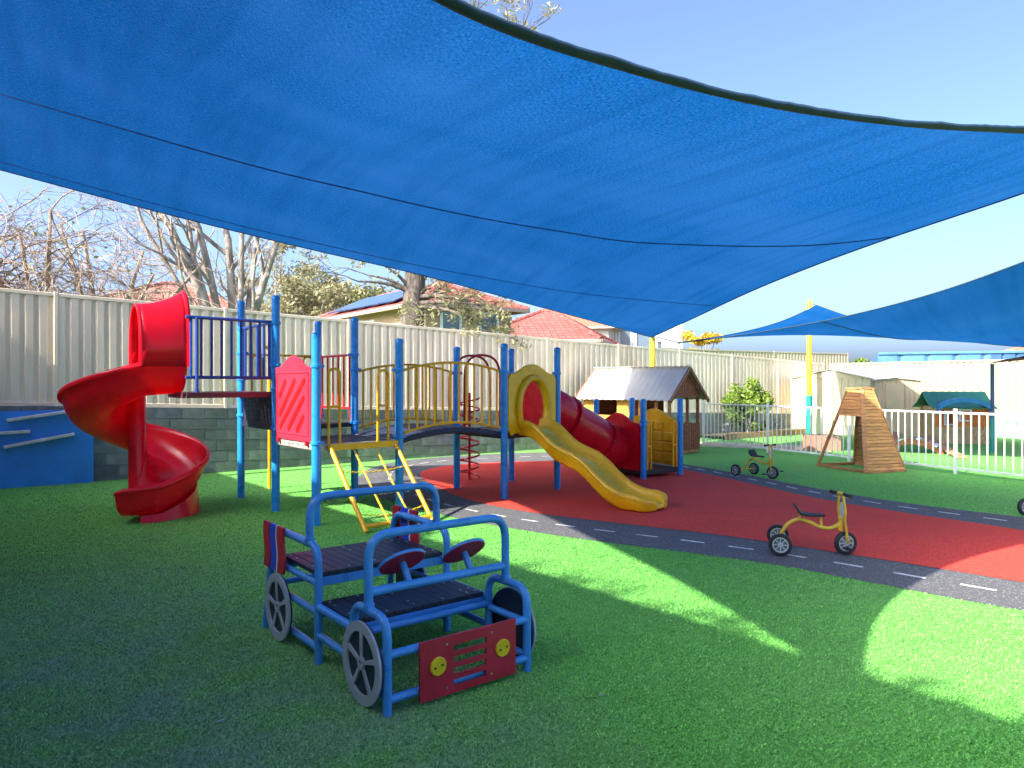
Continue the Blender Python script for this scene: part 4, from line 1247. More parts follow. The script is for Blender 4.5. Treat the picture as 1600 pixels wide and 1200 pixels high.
def slats(i, f0, f1, n):
    j = (i + 1) % 4
    for k in range(n):
        a, b = lerp(f0, f1, k / n), lerp(f0, f1, (k + .89) / n)
        A0, B0 = bots[i].lerp(tops[i], a), bots[j].lerp(tops[j], a); A1, B1 = bots[i].lerp(tops[i], b), bots[j].lerp(tops[j], b)
        nr = (B0 - A0).cross(A1 - A0).normalized() * .022
        m2 = MB(); m2.grid([[A0, B0, B1, A1], [A0 + nr, B0 + nr, B1 + nr, A1 + nr]], True); m2.face([A1, B1, B0, A0]); m2.face([A0 + nr, B0 + nr, B1 + nr, A1 + nr])
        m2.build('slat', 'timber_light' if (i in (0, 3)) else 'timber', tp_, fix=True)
slats(0, .02, .985, 24)
slats(1, .02, .985, 20)
slats(2, .66, .985, 8)
slats(3, .66, .985, 8)
m2 = MB(); m2.box(tc + Z * (TZ + .005), (.30, .42, .03), (tu, (tl_ - tf).normalized(), Z)); m2.build('top_board', 'timber_light', tp_, bevel=.004)

# ------------------------------------------------------------------ white picket fence
pa = V(5.16, 19.3, 0); pdir = V(.44, -.90, 0).normalized()
pf = thing('picket_fence', pa, 'white metal picket fence separating the track from the rear yard', 'fence')
PL_ = 9.6; np_ = int(PL_ / .142)
for z in (1.12, .10):
    m2 = MB(); m2.beam(pa + Z * z, pa + pdir * PL_ + Z * z, .036, .036); m2.build('rail', 'white_metal', pf, bevel=.004)
pk = MB(); pk.box((0, 0, .61), (.019, .019, 1.0)); pkm = pk.mesh('picket'); pkm.materials.append(M['white_metal'])
for k in range(np_):
    if k % 16 == 0: continue
    share('picket', pkm, None, pf, frame(pa + pdir * (.142 * k), pdir, V(-pdir.y, pdir.x, 0), Z))
for k in range(0, np_ + 1, 16):
    m2 = MB(); q = pa + pdir * (.142 * k); m2.box(q + Z * .59, (.05, .05, 1.18), (pdir, V(-pdir.y, pdir.x, 0), Z)); m2.box(q + Z * 1.187, (.056, .056, .014), (pdir, V(-pdir.y, pdir.x, 0), Z)); m2.build('post', 'white_metal', pf, bevel=.003)

# ------------------------------------------------------------------ sheds
def shed(name, label, o, ex, W, D, zw, zr, rib, mat, door=True):
    """o front-left corner, ex along the front; gable roof with the ridge running back"""
    s = thing(name, o, label, 'shed'); ey = V(-ex.y, ex.x, 0)
    e3 = lambda a, b, z: o + ex * a + ey * b + Z * z
    for nm, (A, B, nr) in {'front': (e3(0, 0, 0), e3(W, 0, 0), -ey), 'right': (e3(W, 0, 0), e3(W, D, 0), ex), 'left': (e3(0, D, 0), e3(0, 0, 0), -ex), 'back': (e3(W, D, 0), e3(0, D, 0), ey)}.items():
        mb = corrugated(A, B, 0, 0, zw, zw, nr, rib, .018, .62); mb.build('wall', mat, s)
    for b in (.0, D):
        m2 = MB(); m2.prism([(0, zw), (W, zw), (W / 2, zr)], e3(0, b, 0), ex, Z, .012); m2.build('gable', mat, s)
    for (a0, a1) in ((-.06, W / 2), (W + .06, W / 2)):
        z0 = zw - .01
        rows = [[e3(a0, -.06 + (D + .12) * k / 20, z0 + (.012 if k % 2 else 0)) for k in range(21)], [e3(a1, -.06 + (D + .12) * k / 20, zr + .02 + (.012 if k % 2 else 0)) for k in range(21)]]
        m2 = MB(); m2.grid(rows); m2.build('roof_sheet', 'roof_sheet', s, solid=.008)
    for (a, b) in ((0, 0), (W, 0), (0, D), (W, D)):
        m2 = MB(); m2.box(e3(a, b, zw / 2), (.05, .05, zw), (ex, ey, Z)); m2.build('corner_trim', mat, s)
    if door:
        m2 = MB(); m2.plate(e3(W * .30, -.03, .06), ex, Z, W * .36, zw - .16, .02); d = m2.build('door', 'shed_brown', s)
        m3 = MB(); m3.box(e3(W * .33, -.06, zw * .5), (.02, .03, .12), (ex, ey, Z)); m3.build('handle', 'steel', d, bevel=.003)
    return s
shx = V(.86, -.51, 0).normalized()
shed('garden_shed', 'cream ribbed garden shed with gable roof beside the yellow and green post', V(9.35, 24.0, 0), shx, 2.35, 1.9, 1.83, 2.10, .20, 'shed_wall', door=False)
m2 = MB(); q = V(9.35, 24.0, 0) + shx * 1.2; m2.box(q + V(-shx.y, shx.x, 0) * -.03 + Z * .9, (.18, .03, 1.8), (shx, V(-shx.y, shx.x, 0), Z)); tag(m2.build('downpipe', 'shed_brown'), 'broad brown downpipe on the front of the cream garden shed', 'pipe')
shed('tool_shed', 'small ribbed tool shed with a handle, behind the timber tepee', V(11.45, 22.9, 0), V(.97, -.24, 0).normalized(), 1.45, 1.2, 1.76, 1.82, .13, 'shed_brown', door=True)

# ------------------------------------------------------------------ plastic cottage, gazebo, bridge, planters behind the fence
co = V(11.75, 19.9, 0); cx_ = V(.985, -.17, 0).normalized(); cy_ = V(-cx_.y, cx_.x, 0)
ct = thing('plastic_cottage', co, 'plastic cottage with green roof, blue arch and orange door', 'play cottage')
k3 = lambda a, b, z: co + cx_ * a + cy_ * b + Z * z
mb = MB(); mb.plate(k3(0, 0, 0), cx_, Z, 1.35, .46, .06); mb.build('front_wall', 'cottage_tan', ct, bevel=.01)
mb = MB(); mb.plate(k3(0, 0, .465), cx_, Z, 1.35, .56, .055, [(.20, .40, .08, .42)]); mb.build('upper_wall', 'cottage_orange', ct, bevel=.01)
mb = MB(); mb.plate(k3(1.35, .06, 0), cy_, Z, 1.0, 1.02, .06, [(.3, .7, .5, .85)]); mb.build('side_wall', 'cottage_tan', ct, bevel=.01)
mb = MB(); mb.plate(k3(0, 1.1, 0), cx_, Z, 1.35, 1.02, .06); mb.build('back_wall', 'cottage_tan', ct, bevel=.01)
mb = MB(); mb.plate(k3(.06, .06, 0), cy_, Z, 1.0, 1.02, .06); mb.build('side_wall', 'cottage_tan', ct, bevel=.01)
mb = MB(); mb.plate(k3(.50, -.03, .02), cx_, Z, .42, .98, .03, [(.08, .34, .55, .86)]); mb.build('door', 'cottage_orange', ct, bevel=.01)
mb = MB(); mb.prism([(0, 0), (.5, 0), (.5, .98), (0, .98)], k3(.92, -.025, .02), cx_, Z, .03); mb.build('door_panel', 'cottage_orange', ct, bevel=.01)
for (a, b, z0, z1) in ((.22, .42, .55, .88),):
    m2 = MB(); m2.ring([(a - .04, z0 - .04), (b + .04, z0 - .04), (b + .04, z1 + .04), (a - .04, z1 + .04)], [(a, z0), (b, z0), (b, z1), (a, z1)], k3(0, -.09, 0), cx_, Z, .04); m2.build('window_frame', 'white_plastic', ct, bevel=.006)
m2 = MB(); m2.ring([(.55, .62), (.87, .62), (.87, .96), (.55, .96)], [(.6, .66), (.82, .66), (.82, .92), (.6, .92)], k3(0, -.10, 0), cx_, Z, .04); m2.build('window_frame', 'white_plastic', ct, bevel=.006)
for row in range(5):
    for col_ in range(3):
        m2 = MB(); m2.box(k3(.98 + .13 * col_ + (.05 if row % 2 else 0), -.07, .07 + .09 * row), (.115, .03, .075), (cx_, cy_, Z)); m2.build('moulded_stone', 'cottage_tan', ct, bevel=.01)
for s_ in (0, 1):
    b0, b1 = (-.18, .55) if s_ == 0 else (1.28, .55)
    rows = []
    for k in range(9):
        f = k / 8; rows.append([k3(-.14 + 1.63 * j / 16, lerp(b0, b1, f), lerp(.98, 1.42, f) - .05 * math.sin(math.pi * f) + (.012 if j % 2 else 0)) for j in range(17)])
    m2 = MB(); m2.grid(rows); m2.build('roof', 'green_roof', ct, solid=.03)
arcp = [k3(.66 + .68 * math.cos(R(180 - 180 * k / 20)), -.26, .88 + .33 * math.sin(R(180 * k / 20))) for k in range(21)]
m2 = MB(); m2.grid([[p + V(0, 0, .065) for p in arcp], [p - V(0, 0, .065) for p in arcp], [p - V(0, 0, .065) + cy_ * .16 for p in arcp], [p + V(0, 0, .065) + cy_ * .16 for p in arcp], [p + V(0, 0, .065) for p in arcp]]); m2.build('arch', 'cottage_blue', ct, fix=True)

gz0 = V(11.66, 17.4, 0)
gz = thing('shade_gazebo', gz0, 'maroon canopy gazebo on slim navy posts beside the plastic cottage', 'gazebo')
for (dx, dy) in ((0, 0), (2.4, 0), (0, -2.0), (2.4, -2.0)):
    q = gz0 + V(dx, dy, 0)
    m2 = MB(); m2.lathe([(.05, .0), (.05, 1.0), (.042, 1.01), (.042, 2.14), (0, 2.14)], q, n=14); m2.build('post', 'gazebo_post', gz, smooth='auto')
    m2 = MB(); m2.lathe([(.058, 0), (.058, .82), (.05, .83)], q, n=14); m2.build('post_pad', 'post_green', gz, smooth='auto')
cr = [gz0 + V(dx, dy, 2.15) for dx, dy in ((-.05, -2.05), (2.45, -2.05), (2.45, .05), (-.05, .05))]; ap = gz0 + V(1.2, -1.0, 2.75)
m2 = MB()
for i in range(4):
    a, b = cr[i], cr[(i + 1) % 4]; rows = []
    for k in range(7):
        f = k / 6; rows.append([a.lerp(b, j / 8).lerp(ap, f) - Z * (.10 * math.sin(math.pi * f) + (1 - f) * .0 - .10 * (1 - f) * 0) + Z * (.10 * (1 - f) * math.sin(math.pi * j / 8)) for j in range(9)])
    m2.grid(rows)
m2.build('canopy', 'canopy_maroon', gz, smooth=True, solid=.01, fix=True)

bg = G(1428, 706); bd = V(.80, -.6, 0).normalized()
tb_ = thing('toy_bridge', bg, 'small arched timber footbridge with pale treads behind the white picket fence', 'bridge')
bs = V(-bd.y, bd.x, 0)
for s_ in (-.25, .25):
    m2 = MB(); up_ = [bg + bs * s_ + bd * (-.65 + 1.3 * k / 12) + Z * (.06 + .26 * math.sin(math.pi * k / 12)) for k in range(13)]
    m2.grid([[p + bs * .02 for p in up_], [p + bs * .02 - Z * .12 for p in up_], [p - bs * .02 - Z * .12 for p in up_], [p - bs * .02 for p in up_], [p + bs * .02 for p in up_]]); m2.build('arch_beam', 'timber_dark', tb_, fix=True)
for k in range(11):
    f = (k + .5) / 11; an = math.atan(.26 * math.pi * math.cos(math.pi * f) / 1.3); d = bd * math.cos(an) + Z * math.sin(an)
    m2 = MB(); m2.box(bg + bd * (-.65 + 1.3 * f) + Z * (.08 + .26 * math.sin(math.pi * f)), (.10, .62, .025), (d, bs, d.cross(bs))); m2.build('tread', 'terracotta' if k % 3 else 'white_metal', tb_, bevel=.004)
mb = MB(); mb.beam(G(1446, 695) + Z * .22, G(1502, 717) + Z * .03, .22, .04); tag(mb.build('ramp_plank', 'timber', bevel=.006), 'bare timber plank ramp lying beside the small arched footbridge', 'plank')
for (px, py, w, lab) in ((1284, 703, .75, 'terracotta planter box seen through the white fence near the green post'), (1382, 697, .6, 'low terracotta planter box next to the arched footbridge')):
    q = G(px, py); pt_ = thing('planter_box', q, lab, 'planter')
    for (dx, dy, lx, ly) in ((0, -.22, w, .05), (0, .22, w, .05), (-w / 2, 0, .05, .40), (w / 2, 0, .05, .40)):
        m2 = MB(); m2.box(q + V(dx, dy, .19), (lx, ly, .38)); m2.build('side', 'terracotta', pt_, bevel=.008)
    m2 = MB(); m2.box(q + V(0, 0, .16), (w - .06, .38, .3)); m2.build('soil', 'earth', pt_)
mb = MB(); pts = [G(1212, 690), G(1420, 704)]
mb.face([G(1080, 697) + Z * .004, G(1300, 706) + Z * .004, G(1300, 697) + Z * .004, G(1080, 690) + Z * .004]); struct(mb.build('sunlit_turf_strip', 'sunlit_turf_tone'))  # pale strip painting sunlight onto the turf behind the fence
# garden edging along the wall
ge0, ge1 = wall_pt(1090)[0] + WN * 1.0, wall_pt(1255)[0] + WN * 1.0
ge = MB(); ge.beam(ge0 + Z * .09, ge1 + Z * .09, .05, .18); tag(ge.build('garden_edging', 'timber', bevel=.01), 'timber garden edging along the block wall behind the picket fence', 'edging')
gs = MB(); gs.face([ge0 + Z * .1, ge1 + Z * .1, ge1 - WN * .98 + Z * .1, ge0 - WN * .98 + Z * .1]); struct(gs.build('garden_bed', 'earth'))

# ------------------------------------------------------------------ foliage tools
def leaf(mb, p, size, rnd, asp=.45):
    d = V(rnd.gauss(0, 1), rnd.gauss(0, 1), rnd.gauss(0, .8)).normalized()
    s_ = d.cross(V(rnd.gauss(0, 1), rnd.gauss(0, 1), rnd.gauss(0, 1))).normalized()
    L = size * rnd.uniform(.6, 1.3); w = L * asp / 2
    mb.face([p - d * L / 2, p + s_ * w, p + d * L / 2, p - s_ * w])
def leaf_cloud(mb, c, rad, n, size, rnd, asp=.45, shell=.45):
    for _ in range(n):
        d = V(rnd.gauss(0, 1), rnd.gauss(0, 1), rnd.gauss(0, 1)).normalized() * (shell + (1 - shell) * rnd.random())
        leaf(mb, c + V(d.x * rad[0], d.y * rad[1], d.z * rad[2]), size, rnd, asp)
def branch(mb, p, d, L, r0, depth, rnd, ends, spread=.55, up=.15, kids_=3, sides=5, wig=.12, shrink=.68, minr=.004):
    pts = [p]; rs = [r0]; n = 4
    for k in range(n):
        d = (d + V(rnd.gauss(0, wig), rnd.gauss(0, wig), rnd.gauss(0, wig) + up * .3)).normalized()
        pts.append(pts[-1] + d * L / n); rs.append(max(minr, r0 * (1 - .42 * (k + 1) / n)))
    mb.tube(pts, rs, sides if r0 > .03 else 3, caps=False)
    if depth == 0: ends.append((pts[-1], d)); return
    for k in range(kids_):
        f = rnd.uniform(.45, 1.0) if k else 1.0
        i = min(n - 1, int(f * n)); q = pts[i].lerp(pts[i + 1], f * n - i) if f < 1 else pts[-1]
        ax = d.cross(V(rnd.gauss(0, 1), rnd.gauss(0, 1), rnd.gauss(0, 1))).normalized()
        nd_ = (Quaternion(ax, rnd.gauss(spread, .2)) @ d + Z * up).normalized()
        branch(mb, q, nd_, L * shrink * rnd.uniform(.75, 1.15), rs[i] * .72, depth - 1, rnd, ends, spread, up, kids_, sides, wig, shrink, minr)

def gp0(px, Y, z=.5): p = P(px, 600, Y); p.z = z; return p
# bare multi-stemmed tree behind the fence
rnd = random.Random(11)
base = P(372, 520, 17.0); base.z = .8
t1 = thing('bare_tree', base, 'leafless many-stemmed grey tree behind the fence near the blue tower posts', 'tree')
mb = MB(); ends = []
for (px, py, Yt, rr) in ((268, 360, 16.4, .15), (310, 355, 17.0, .12), (356, 372, 17.4, .14), (378, 370, 17.2, .10), (430, 385, 17.4, .13), (300, 395, 16.6, .09), (236, 372, 16.3, .08), (405, 350, 17.8, .09)):
    tip = P(px, py, Yt); s0 = base + V(rnd.uniform(-.25, .25), rnd.uniform(-.2, .2), 0)
    mid_ = s0.lerp(tip, .45) + V((tip.x - s0.x) * -.10, 0, .15)
    pts = catmull([s0, mid_, tip], 5); d0 = (pts[-1] - pts[-2]).normalized()
    mb.tube(pts, [lerp(rr, rr * .6, k / (len(pts) - 1)) for k in range(len(pts))], 8, caps=False)
    for _ in range(3):
        i = rnd.randrange(5, len(pts)); ax = V(rnd.gauss(0, 1), rnd.gauss(0, 1), rnd.gauss(0, 1)).normalized()
        branch(mb, pts[i], (Quaternion(ax, rnd.uniform(.4, 1.0)) @ d0), rnd.uniform(.8, 1.6), rr * .42, 2, rnd, ends, .5, .12, 2, minr=.006)
    branch(mb, tip, d0, 1.6, rr * .6, 3, rnd, ends, .45, .15, 2, minr=.006)
mb.build('trunk', 'bark_pale', t1, smooth=True)
mb = MB()
for p, d in ends[::9]: leaf(mb, p, .16, rnd, .7)
mb.build('last_leaves', 'leaf_yellow', t1)
# tangle of drooping twigs at the far left
for (px, Yt, lab, seed, n_) in ((70, 15.5, 'dense tangle of bare drooping twigs over the fence beside the climbing board', 5, 15), (165, 16.5, 'thin bare tree with drooping twigs behind the spiral slide', 9, 5)):
    rnd = random.Random(seed)
    base = P(px, 560, Yt); base.z = .8
    t2 = thing('bare_tree', base, lab, 'tree')
    mb = MB(); ends = []
    for k in range(n_):
        a = rnd.uniform(0, 2 * math.pi); tip = base + V(math.cos(a) * rnd.uniform(.4, 2.4), math.sin(a) * rnd.uniform(.3, 1.2), rnd.uniform(2.8, 4.8))
        mid_ = base.lerp(tip, .5) + Z * .5
        pts = catmull([base + V(rnd.uniform(-.3, .3), 0, 0), mid_, tip], 5)
        mb.tube(pts, [lerp(.085, .03, j / (len(pts) - 1)) for j in range(len(pts))], 6, caps=False)
        for _ in range(8):
            i = rnd.randrange(4, len(pts)); d = V(rnd.gauss(0, 1), rnd.gauss(0, .7), rnd.gauss(.1, .6)).normalized()
            branch(mb, pts[i], d, rnd.uniform(.9, 1.7), .020, 3, rnd, ends, .6, -.16, 3, 4, .16, .72, .0048)
    mb.build('trunk', 'twig', t2)
    mb = MB()
    for p, d in ends[::5]: leaf(mb, p, .10, rnd, .6)
    for _ in range(16):
        p, d = rnd.choice(ends); leaf_cloud(mb, p, (.3, .3, .25), 38, .11, rnd, .35)
    mb.build('crown', 'leaf_olive', t2)

# big rough trunk with leafy limb (eucalypt)
rnd = random.Random(21)
base = P(645, 560, 18.6); base.z = .7
bt = thing('gum_tree', base, 'tall gum tree with thick rough grey trunk behind the fence', 'tree')
mb = MB(); ends = []
tp2 = [base, base + V(-.02, 0, 2.0), base + V(.06, .1, 4.0), base + V(.2, .1, 6.3), base + V(.3, .3, 8.2)]
cp = catmull(tp2, 6)
mb.tube(cp, [lerp(.36, .17, k / (len(cp) - 1)) for k in range(len(cp))], 16, caps=False)
for (px, py, Yt) in ((700, 466, 18.2), (735, 470, 17.9), (770, 478, 17.6), (745, 500, 17.8), (712, 452, 18.5)):
    tip = P(px, py, Yt); st = base + Z * rnd.uniform(1.7, 2.2); st.z = P(660, 474, 18.6).z + rnd.uniform(-.1, .2)
    pts = catmull([st, st.lerp(tip, .5) + Z * .08, tip], 5); mb.tube(pts, [lerp(.075, .03, k / (len(pts) - 1)) for k in range(len(pts))], 6, caps=False)
    for _ in range(4):
        i = rnd.randrange(3, len(pts)); branch(mb, pts[i], V(rnd.gauss(.6, .5), rnd.gauss(-.2, .4), rnd.gauss(-.05, .4)).normalized(), .8, .02, 2, rnd, ends, .55, -.03, 3, 4, .13, .7, .006)
for (px, py, Yt) in ((600, 415, 18.2), (560, 440, 18.0), (575, 430, 18.4)):
    tip = P(px, py, Yt); st = base + Z * 3.3; pts = catmull([st, st.lerp(tip, .5) + Z * .1, tip], 5)
    mb.tube(pts, [lerp(.06, .02, k / (len(pts) - 1)) for k in range(len(pts))], 6, caps=False)
    branch(mb, tip, (tip - st).normalized(), .7, .02, 2, rnd, ends, .5, .0, 3, 4, .14, .7, .006)
low_ends = len(ends)
for k in range(13):
    s0 = cp[rnd.randrange(10, len(cp))]; a = rnd.uniform(0, 6.28)
    branch(mb, s0, V(math.cos(a), math.sin(a) * .7, .9).normalized(), 2.1, .09, 3, rnd, ends, .5, .15, 3, 5, .12, .72, .008)
mb.build('trunk', 'bark', bt, smooth=True)
mb = MB()
for i, (p, d) in enumerate(ends):
    if i < low_ends:
        leaf_cloud(mb, p + d * .1, (.2, .2, .18), 13, .15, rnd, .30)
    else: leaf_cloud(mb, p, (.42, .42, .32), 26, .17, rnd, .25)
mb.build('crown', 'leaf_gum', bt)
# leafy tip of another tree showing above the sail
base = gp0(688, 31, .6); t4 = thing('gum_tree', base, 'tall pale-leaved gum whose top leaves show above the sail edge', 'tree')
rnd = random.Random(33); mb = MB(); ends = []
tip = P(812, 58, 31.0)
mb.tube(catmull([base, base.lerp(tip, .5) + V(-1.1, 0, .3), tip], 6), [lerp(.3, .06, k / 12) for k in range(13)], 10, caps=False)
for k in range(12):
    branch(mb, base.lerp(tip, rnd.uniform(.8, 1.0)), V(rnd.gauss(0, 1), rnd.gauss(0, .6), .6).normalized(), 1.1, .04, 2, rnd, ends, .5, .15, 3, 5, .12, .7, .01)
mb.build('trunk', 'bark', t4, smooth=True)
mb = MB()
for p, d in ends[::2]: leaf_cloud(mb, p, (.34, .34, .26), 20, .20, rnd, .34)
mb.build('crown', 'leaf_straw', t4)

def bushy_tree(name, label, base, H, rad, n_cl, mat, seed, lsize=.22, per=190, group=None, trunk_r=.16, cat='tree', bark='bark_pale', zlo=.35):
    rnd = random.Random(seed); t = thing(name, base, label, cat, group)
    mb = MB(); ends = []
    fork = base + Z * H * zlo
    mb.tube(catmull([base, base + Z * H * zlo * .5 + V(rnd.uniform(-.1, .1), 0, 0), fork], 4), [lerp(trunk_r, trunk_r * .7, k / 8) for k in range(9)], 8, caps=False)
    cl = []
    for k in range(n_cl):
        d = V(rnd.gauss(0, 1), rnd.gauss(0, 1), rnd.gauss(0, 1)).normalized() * rnd.uniform(.35, .95)
        c = base + Z * H * (zlo + 1) / 2 + V(d.x * rad, d.y * rad * .8, d.z * H * (1 - zlo) / 2)
        cl.append(c); pts = catmull([fork, fork.lerp(c, .5) + Z * .1 * H * .2, c], 3)
        mb.tube(pts, [lerp(trunk_r * .45, trunk_r * .1, j / (len(pts) - 1)) for j in range(len(pts))], 5, caps=False)
    mb.build('trunk', bark, t, smooth=True)
    mb = MB()
    for c in cl:
        s_ = rad * rnd.uniform(.22, .40); leaf_cloud(mb, c, (s_, s_, s_ * .75), per, lsize, rnd, .42, .2)
    mb.build('crown', mat, t)
    return t
def gp(px, Y, z=.5): p = P(px, 600, Y); p.z = z; return p
bushy_tree('gum_tree', 'rounded olive gum tree in front of the cream brick house end', gp(480, 38), 7.0, 3.2, 40, 'leaf_gum', 41, .26, 230, 'gum trees beyond the fence')
bushy_tree('gum_tree', 'taller sparse gum tree with open crown beyond the bare grey tree', gp(432, 44), 10.4, 3.4, 34, 'leaf_gum', 42, .26, 150, 'gum trees beyond the fence')
bushy_tree('gum_tree', 'broad olive gum tree rising over the solar panel roof', gp(560, 46), 8.3, 3.8, 40, 'leaf_olive', 43, .30, 220, 'gum trees beyond the fence')
bushy_tree('palm_shrub', 'bright green bushy shrub beneath the rounded olive gum tree', gp(482, 24), 3.6, .75, 14, 'leaf_green', 44, .22, 120, None, .08, 'shrub')
bushy_tree('yellow_bush', 'bright yellow-leaved bush above the far cream fence', gp(1098, 34), 4.0, 1.15, 20, 'leaf_yellow', 45, .20, 170, None, .1, 'bush')
bushy_tree('yellow_bush', 'low yellow-green bush beside the pale blue container', gp(1338, 38), 2.9, 1.1, 9, 'leaf_lime', 46, .20, 150, None, .1, 'bush')
q = wall_pt(1143)[0] + WN * .62; q.z = .1
bushy_tree('lemon_tree', 'small glossy green tree growing in the garden bed behind the picket fence', q, 1.75, .80, 46, 'leaf_lime', 47, .15, 90, None, .04, 'tree', zlo=.08)
for i, (px, off, sz, mt, lab) in enumerate(((1112, .6, .35, 'leaf_pale', 'pale silvery plant at the foot of the small green tree'), (1168, .55, .32, 'leaf_green', 'low dark green plant in the garden bed beside the small tree'), (1190, .6, .38, 'leaf_pale', 'silvery plant in the garden bed nearest the cream shed'))):
    q = wall_pt(px)[0] + WN * off; q.z = .1
    bushy_tree('garden_plant', lab, q, sz * 1.3, sz * .55, 8, mt, 60 + i, .08, 45, None, .012, 'plant', zlo=.1)

# ------------------------------------------------------------------ neighbouring houses
def roof_uv(o):
    me = o.data; uv = me.uv_layers.new(name='UVMap')
    for poly in me.polygons:
        n_ = poly.normal; ex = Z.cross(n_)
        ex = ex.normalized() if ex.length > 1e-3 else V(1, 0, 0); ey = n_.cross(ex)
        for li in poly.loop_indices:
            co_ = me.vertices[me.loops[li].vertex_index].co
            uv.data[li].uv = (co_.dot(ex), co_.dot(ey))
def house(name, label, c, ex, W, D, z0, ze, zr, wmat, rmat, hip=True, over=.45, wins=()):
    h = thing(name, V(c.x, c.y, z0), label, 'house'); ey = V(-ex.y, ex.x, 0)
    h.location.z = z0
    e3 = lambda a, b, z: V(c.x, c.y, 0) + ex * a + ey * b + Z * z
    holes = [(a + W / 2, b + W / 2, y0, y1) for (a, b, y0, y1) in wins]
    mb = MB()
    mb.plate(e3(-W / 2, -D / 2 + .1, z0), ex, Z, W, ze - z0, .1, [(a, b, y0 - z0, y1 - z0) for a, b, y0, y1 in holes])
    for (o_, d, L) in ((e3(-W / 2, D / 2, z0), -ey, D - .12), (e3(W / 2, D / 2, z0), -ey, D - .12), (e3(-W / 2, D / 2, z0), ex, W)):
        mb.plate(o_, d, Z, L, ze - z0, .1)
    mb.build('wall', wmat, h)
    for (a, b, y0, y1) in wins:
        m2 = MB(); m2.ring([(a - .05, y0 - .05), (b + .05, y0 - .05), (b + .05, y1 + .05), (a - .05, y1 + .05)], [(a + .04, y0 + .04), (b - .04, y0 + .04), (b - .04, y1 - .04), (a + .04, y1 - .04)], e3(0, -D / 2 + .03, 0), ex, Z, .06); w = m2.build('window', 'white_plastic', h)
        m2 = MB(); m2.plate(e3(a, -D / 2 + .06, y0), ex, Z, b - a, y1 - y0, .01); m2.build('pane', 'glass', w)
    A = [e3(-W / 2 - over, -D / 2 - over, ze), e3(W / 2 + over, -D / 2 - over, ze), e3(W / 2 + over, D / 2 + over, ze), e3(-W / 2 - over, D / 2 + over, ze)]
    k = (D / 2 + over) if hip else 0
    k = min(k, (W / 2 + over) * .92)
    r0, r1 = e3(-W / 2 - over + k, 0, zr), e3(W / 2 + over - k, 0, zr)
    mb = MB(); mb.face([A[0], A[1], r1, r0]); mb.face([A[2], A[3], r0, r1]); mb.face([A[1], A[2], r1]); mb.face([A[3], A[0], r0]); mb.face([A[3], A[2], A[1], A[0]])
    ro = mb.build('roof', rmat, h); roof_uv(ro)
    mb = MB()
    for i in range(4): mb.beam(A[i] - Z * .05, A[(i + 1) % 4] - Z * .05, .10, .11)
    mb.build('gutter', 'gutter', h)
    mb = MB(); mb.tube([r0, r1], .11, 8)
    if hip:
        for p, q in ((A[0], r0), (A[3], r0), (A[1], r1), (A[2], r1)): mb.tube([p, q], .10, 8)
    mb.build('ridge_tiles', rmat, ro, smooth='auto'); roof_uv(bpy.data.objects[ro.children[0].name]) if ro.children else None
    return h, e3
c = P(253, 600, 27)
house('brick_house', 'low house with brown-red tiled hip roof behind the spiral slide', V(c.x, c.y + 1, 0), V(.97, .22, 0).normalized(), 5.4, 4.6, .5, 4.25, 5.55, 'brick_brown', 'tile_brown')
# cream brick house with solar panels: its long wall recedes to the left
wa, wb = V(-2.75, 22.7, 0), V(-7.7, 29.2, 0)
dx = (wa - wb).normalized(); nn = V(dx.y, -dx.x, 0)
cen = (wa + wb) / 2 - nn * 1.7
hh, e3 = house('brick_house', 'cream brick house with solar panels on its red roof', cen, dx, (wa - wb).length, 3.4, .5, 4.2, 5.15, 'brick_cream', 'tile_red',
               wins=((-2.6, -2.0, 2.6, 3.9), (-.4, .5, 2.6, 3.9), (2.6, 3.3, 2.6, 3.9)))
ext = 4.0 + .0
sl_ = (5.15 - 4.2) / (1.7 + .45)
for i in range(5):
    a0 = -3.1 + 1.12 * i
    m2 = MB(); q = [(a0, -1.9), (a0 + 1.07, -1.9), (a0 + 1.07, -.35), (a0, -.35)]
    zz = lambda b: 4.2 + (b + 1.7 + .45) * sl_ + .10
    pts = [e3(a, b, zz(b)) for a, b in q]; nr = (pts[1] - pts[0]).cross(pts[3] - pts[0]).normalized() * .04
    m2.grid([pts, [p + nr for p in pts]], True); m2.face(list(reversed(pts))); m2.face([p + nr for p in pts]); m2.build('solar_panel', 'solar', hh, fix=True)
for (b0, b1) in ((-1.1, -.4), (.4, 1.1)):                                     # windows in the shaded end wall
    wq = e3((wa - wb).length / 2 + .005, b0, 3.2); wy = V(-dx.y, dx.x, 0)
    m2 = MB(); m2.ring([(-.06, -.06), (b1 - b0 + .06, -.06), (b1 - b0 + .06, .86), (-.06, .86)], [(.03, .03), (b1 - b0 - .03, .03), (b1 - b0 - .03, .77), (.03, .77)], wq, wy, Z, .05); w = m2.build('window', 'white_plastic', hh)
    m2 = MB(); m2.plate(wq, wy, Z, b1 - b0, .8, .012); m2.build('pane', 'glass', w)
c = P(738, 600, 27)
house('garden_pavilion', 'small orange-red tiled hip roof just above the fence under the gum branches', V(c.x, c.y + 1.2, 0), V(1, 0, 0), 2.0, 2.0, .5, 3.45, 4.35, 'brick_brown', 'tile_orange', over=.3)
c = P(868, 600, 27)
house('brick_house', 'house with broad bright red tiled hip roof left of the sail corner', V(c.x - .2, c.y + 2.6, 0), V(.96, -.28, 0).normalized(), 4.6, 4.6, .5, 3.30, 4.65, 'render_white', 'tile_red', over=.4)
c = P(885, 600, 46)
house('rendered_house', 'white rendered house with pale roof behind the bright red roof', V(c.x, c.y, 0), V(.94, -.34, 0).normalized(), 6.8, 6, .5, 5.0, 6.4, 'render_white', 'tile_orange', hip=True, wins=((.9, 1.9, 3.6, 4.6),))
c = P(985, 600, 44)
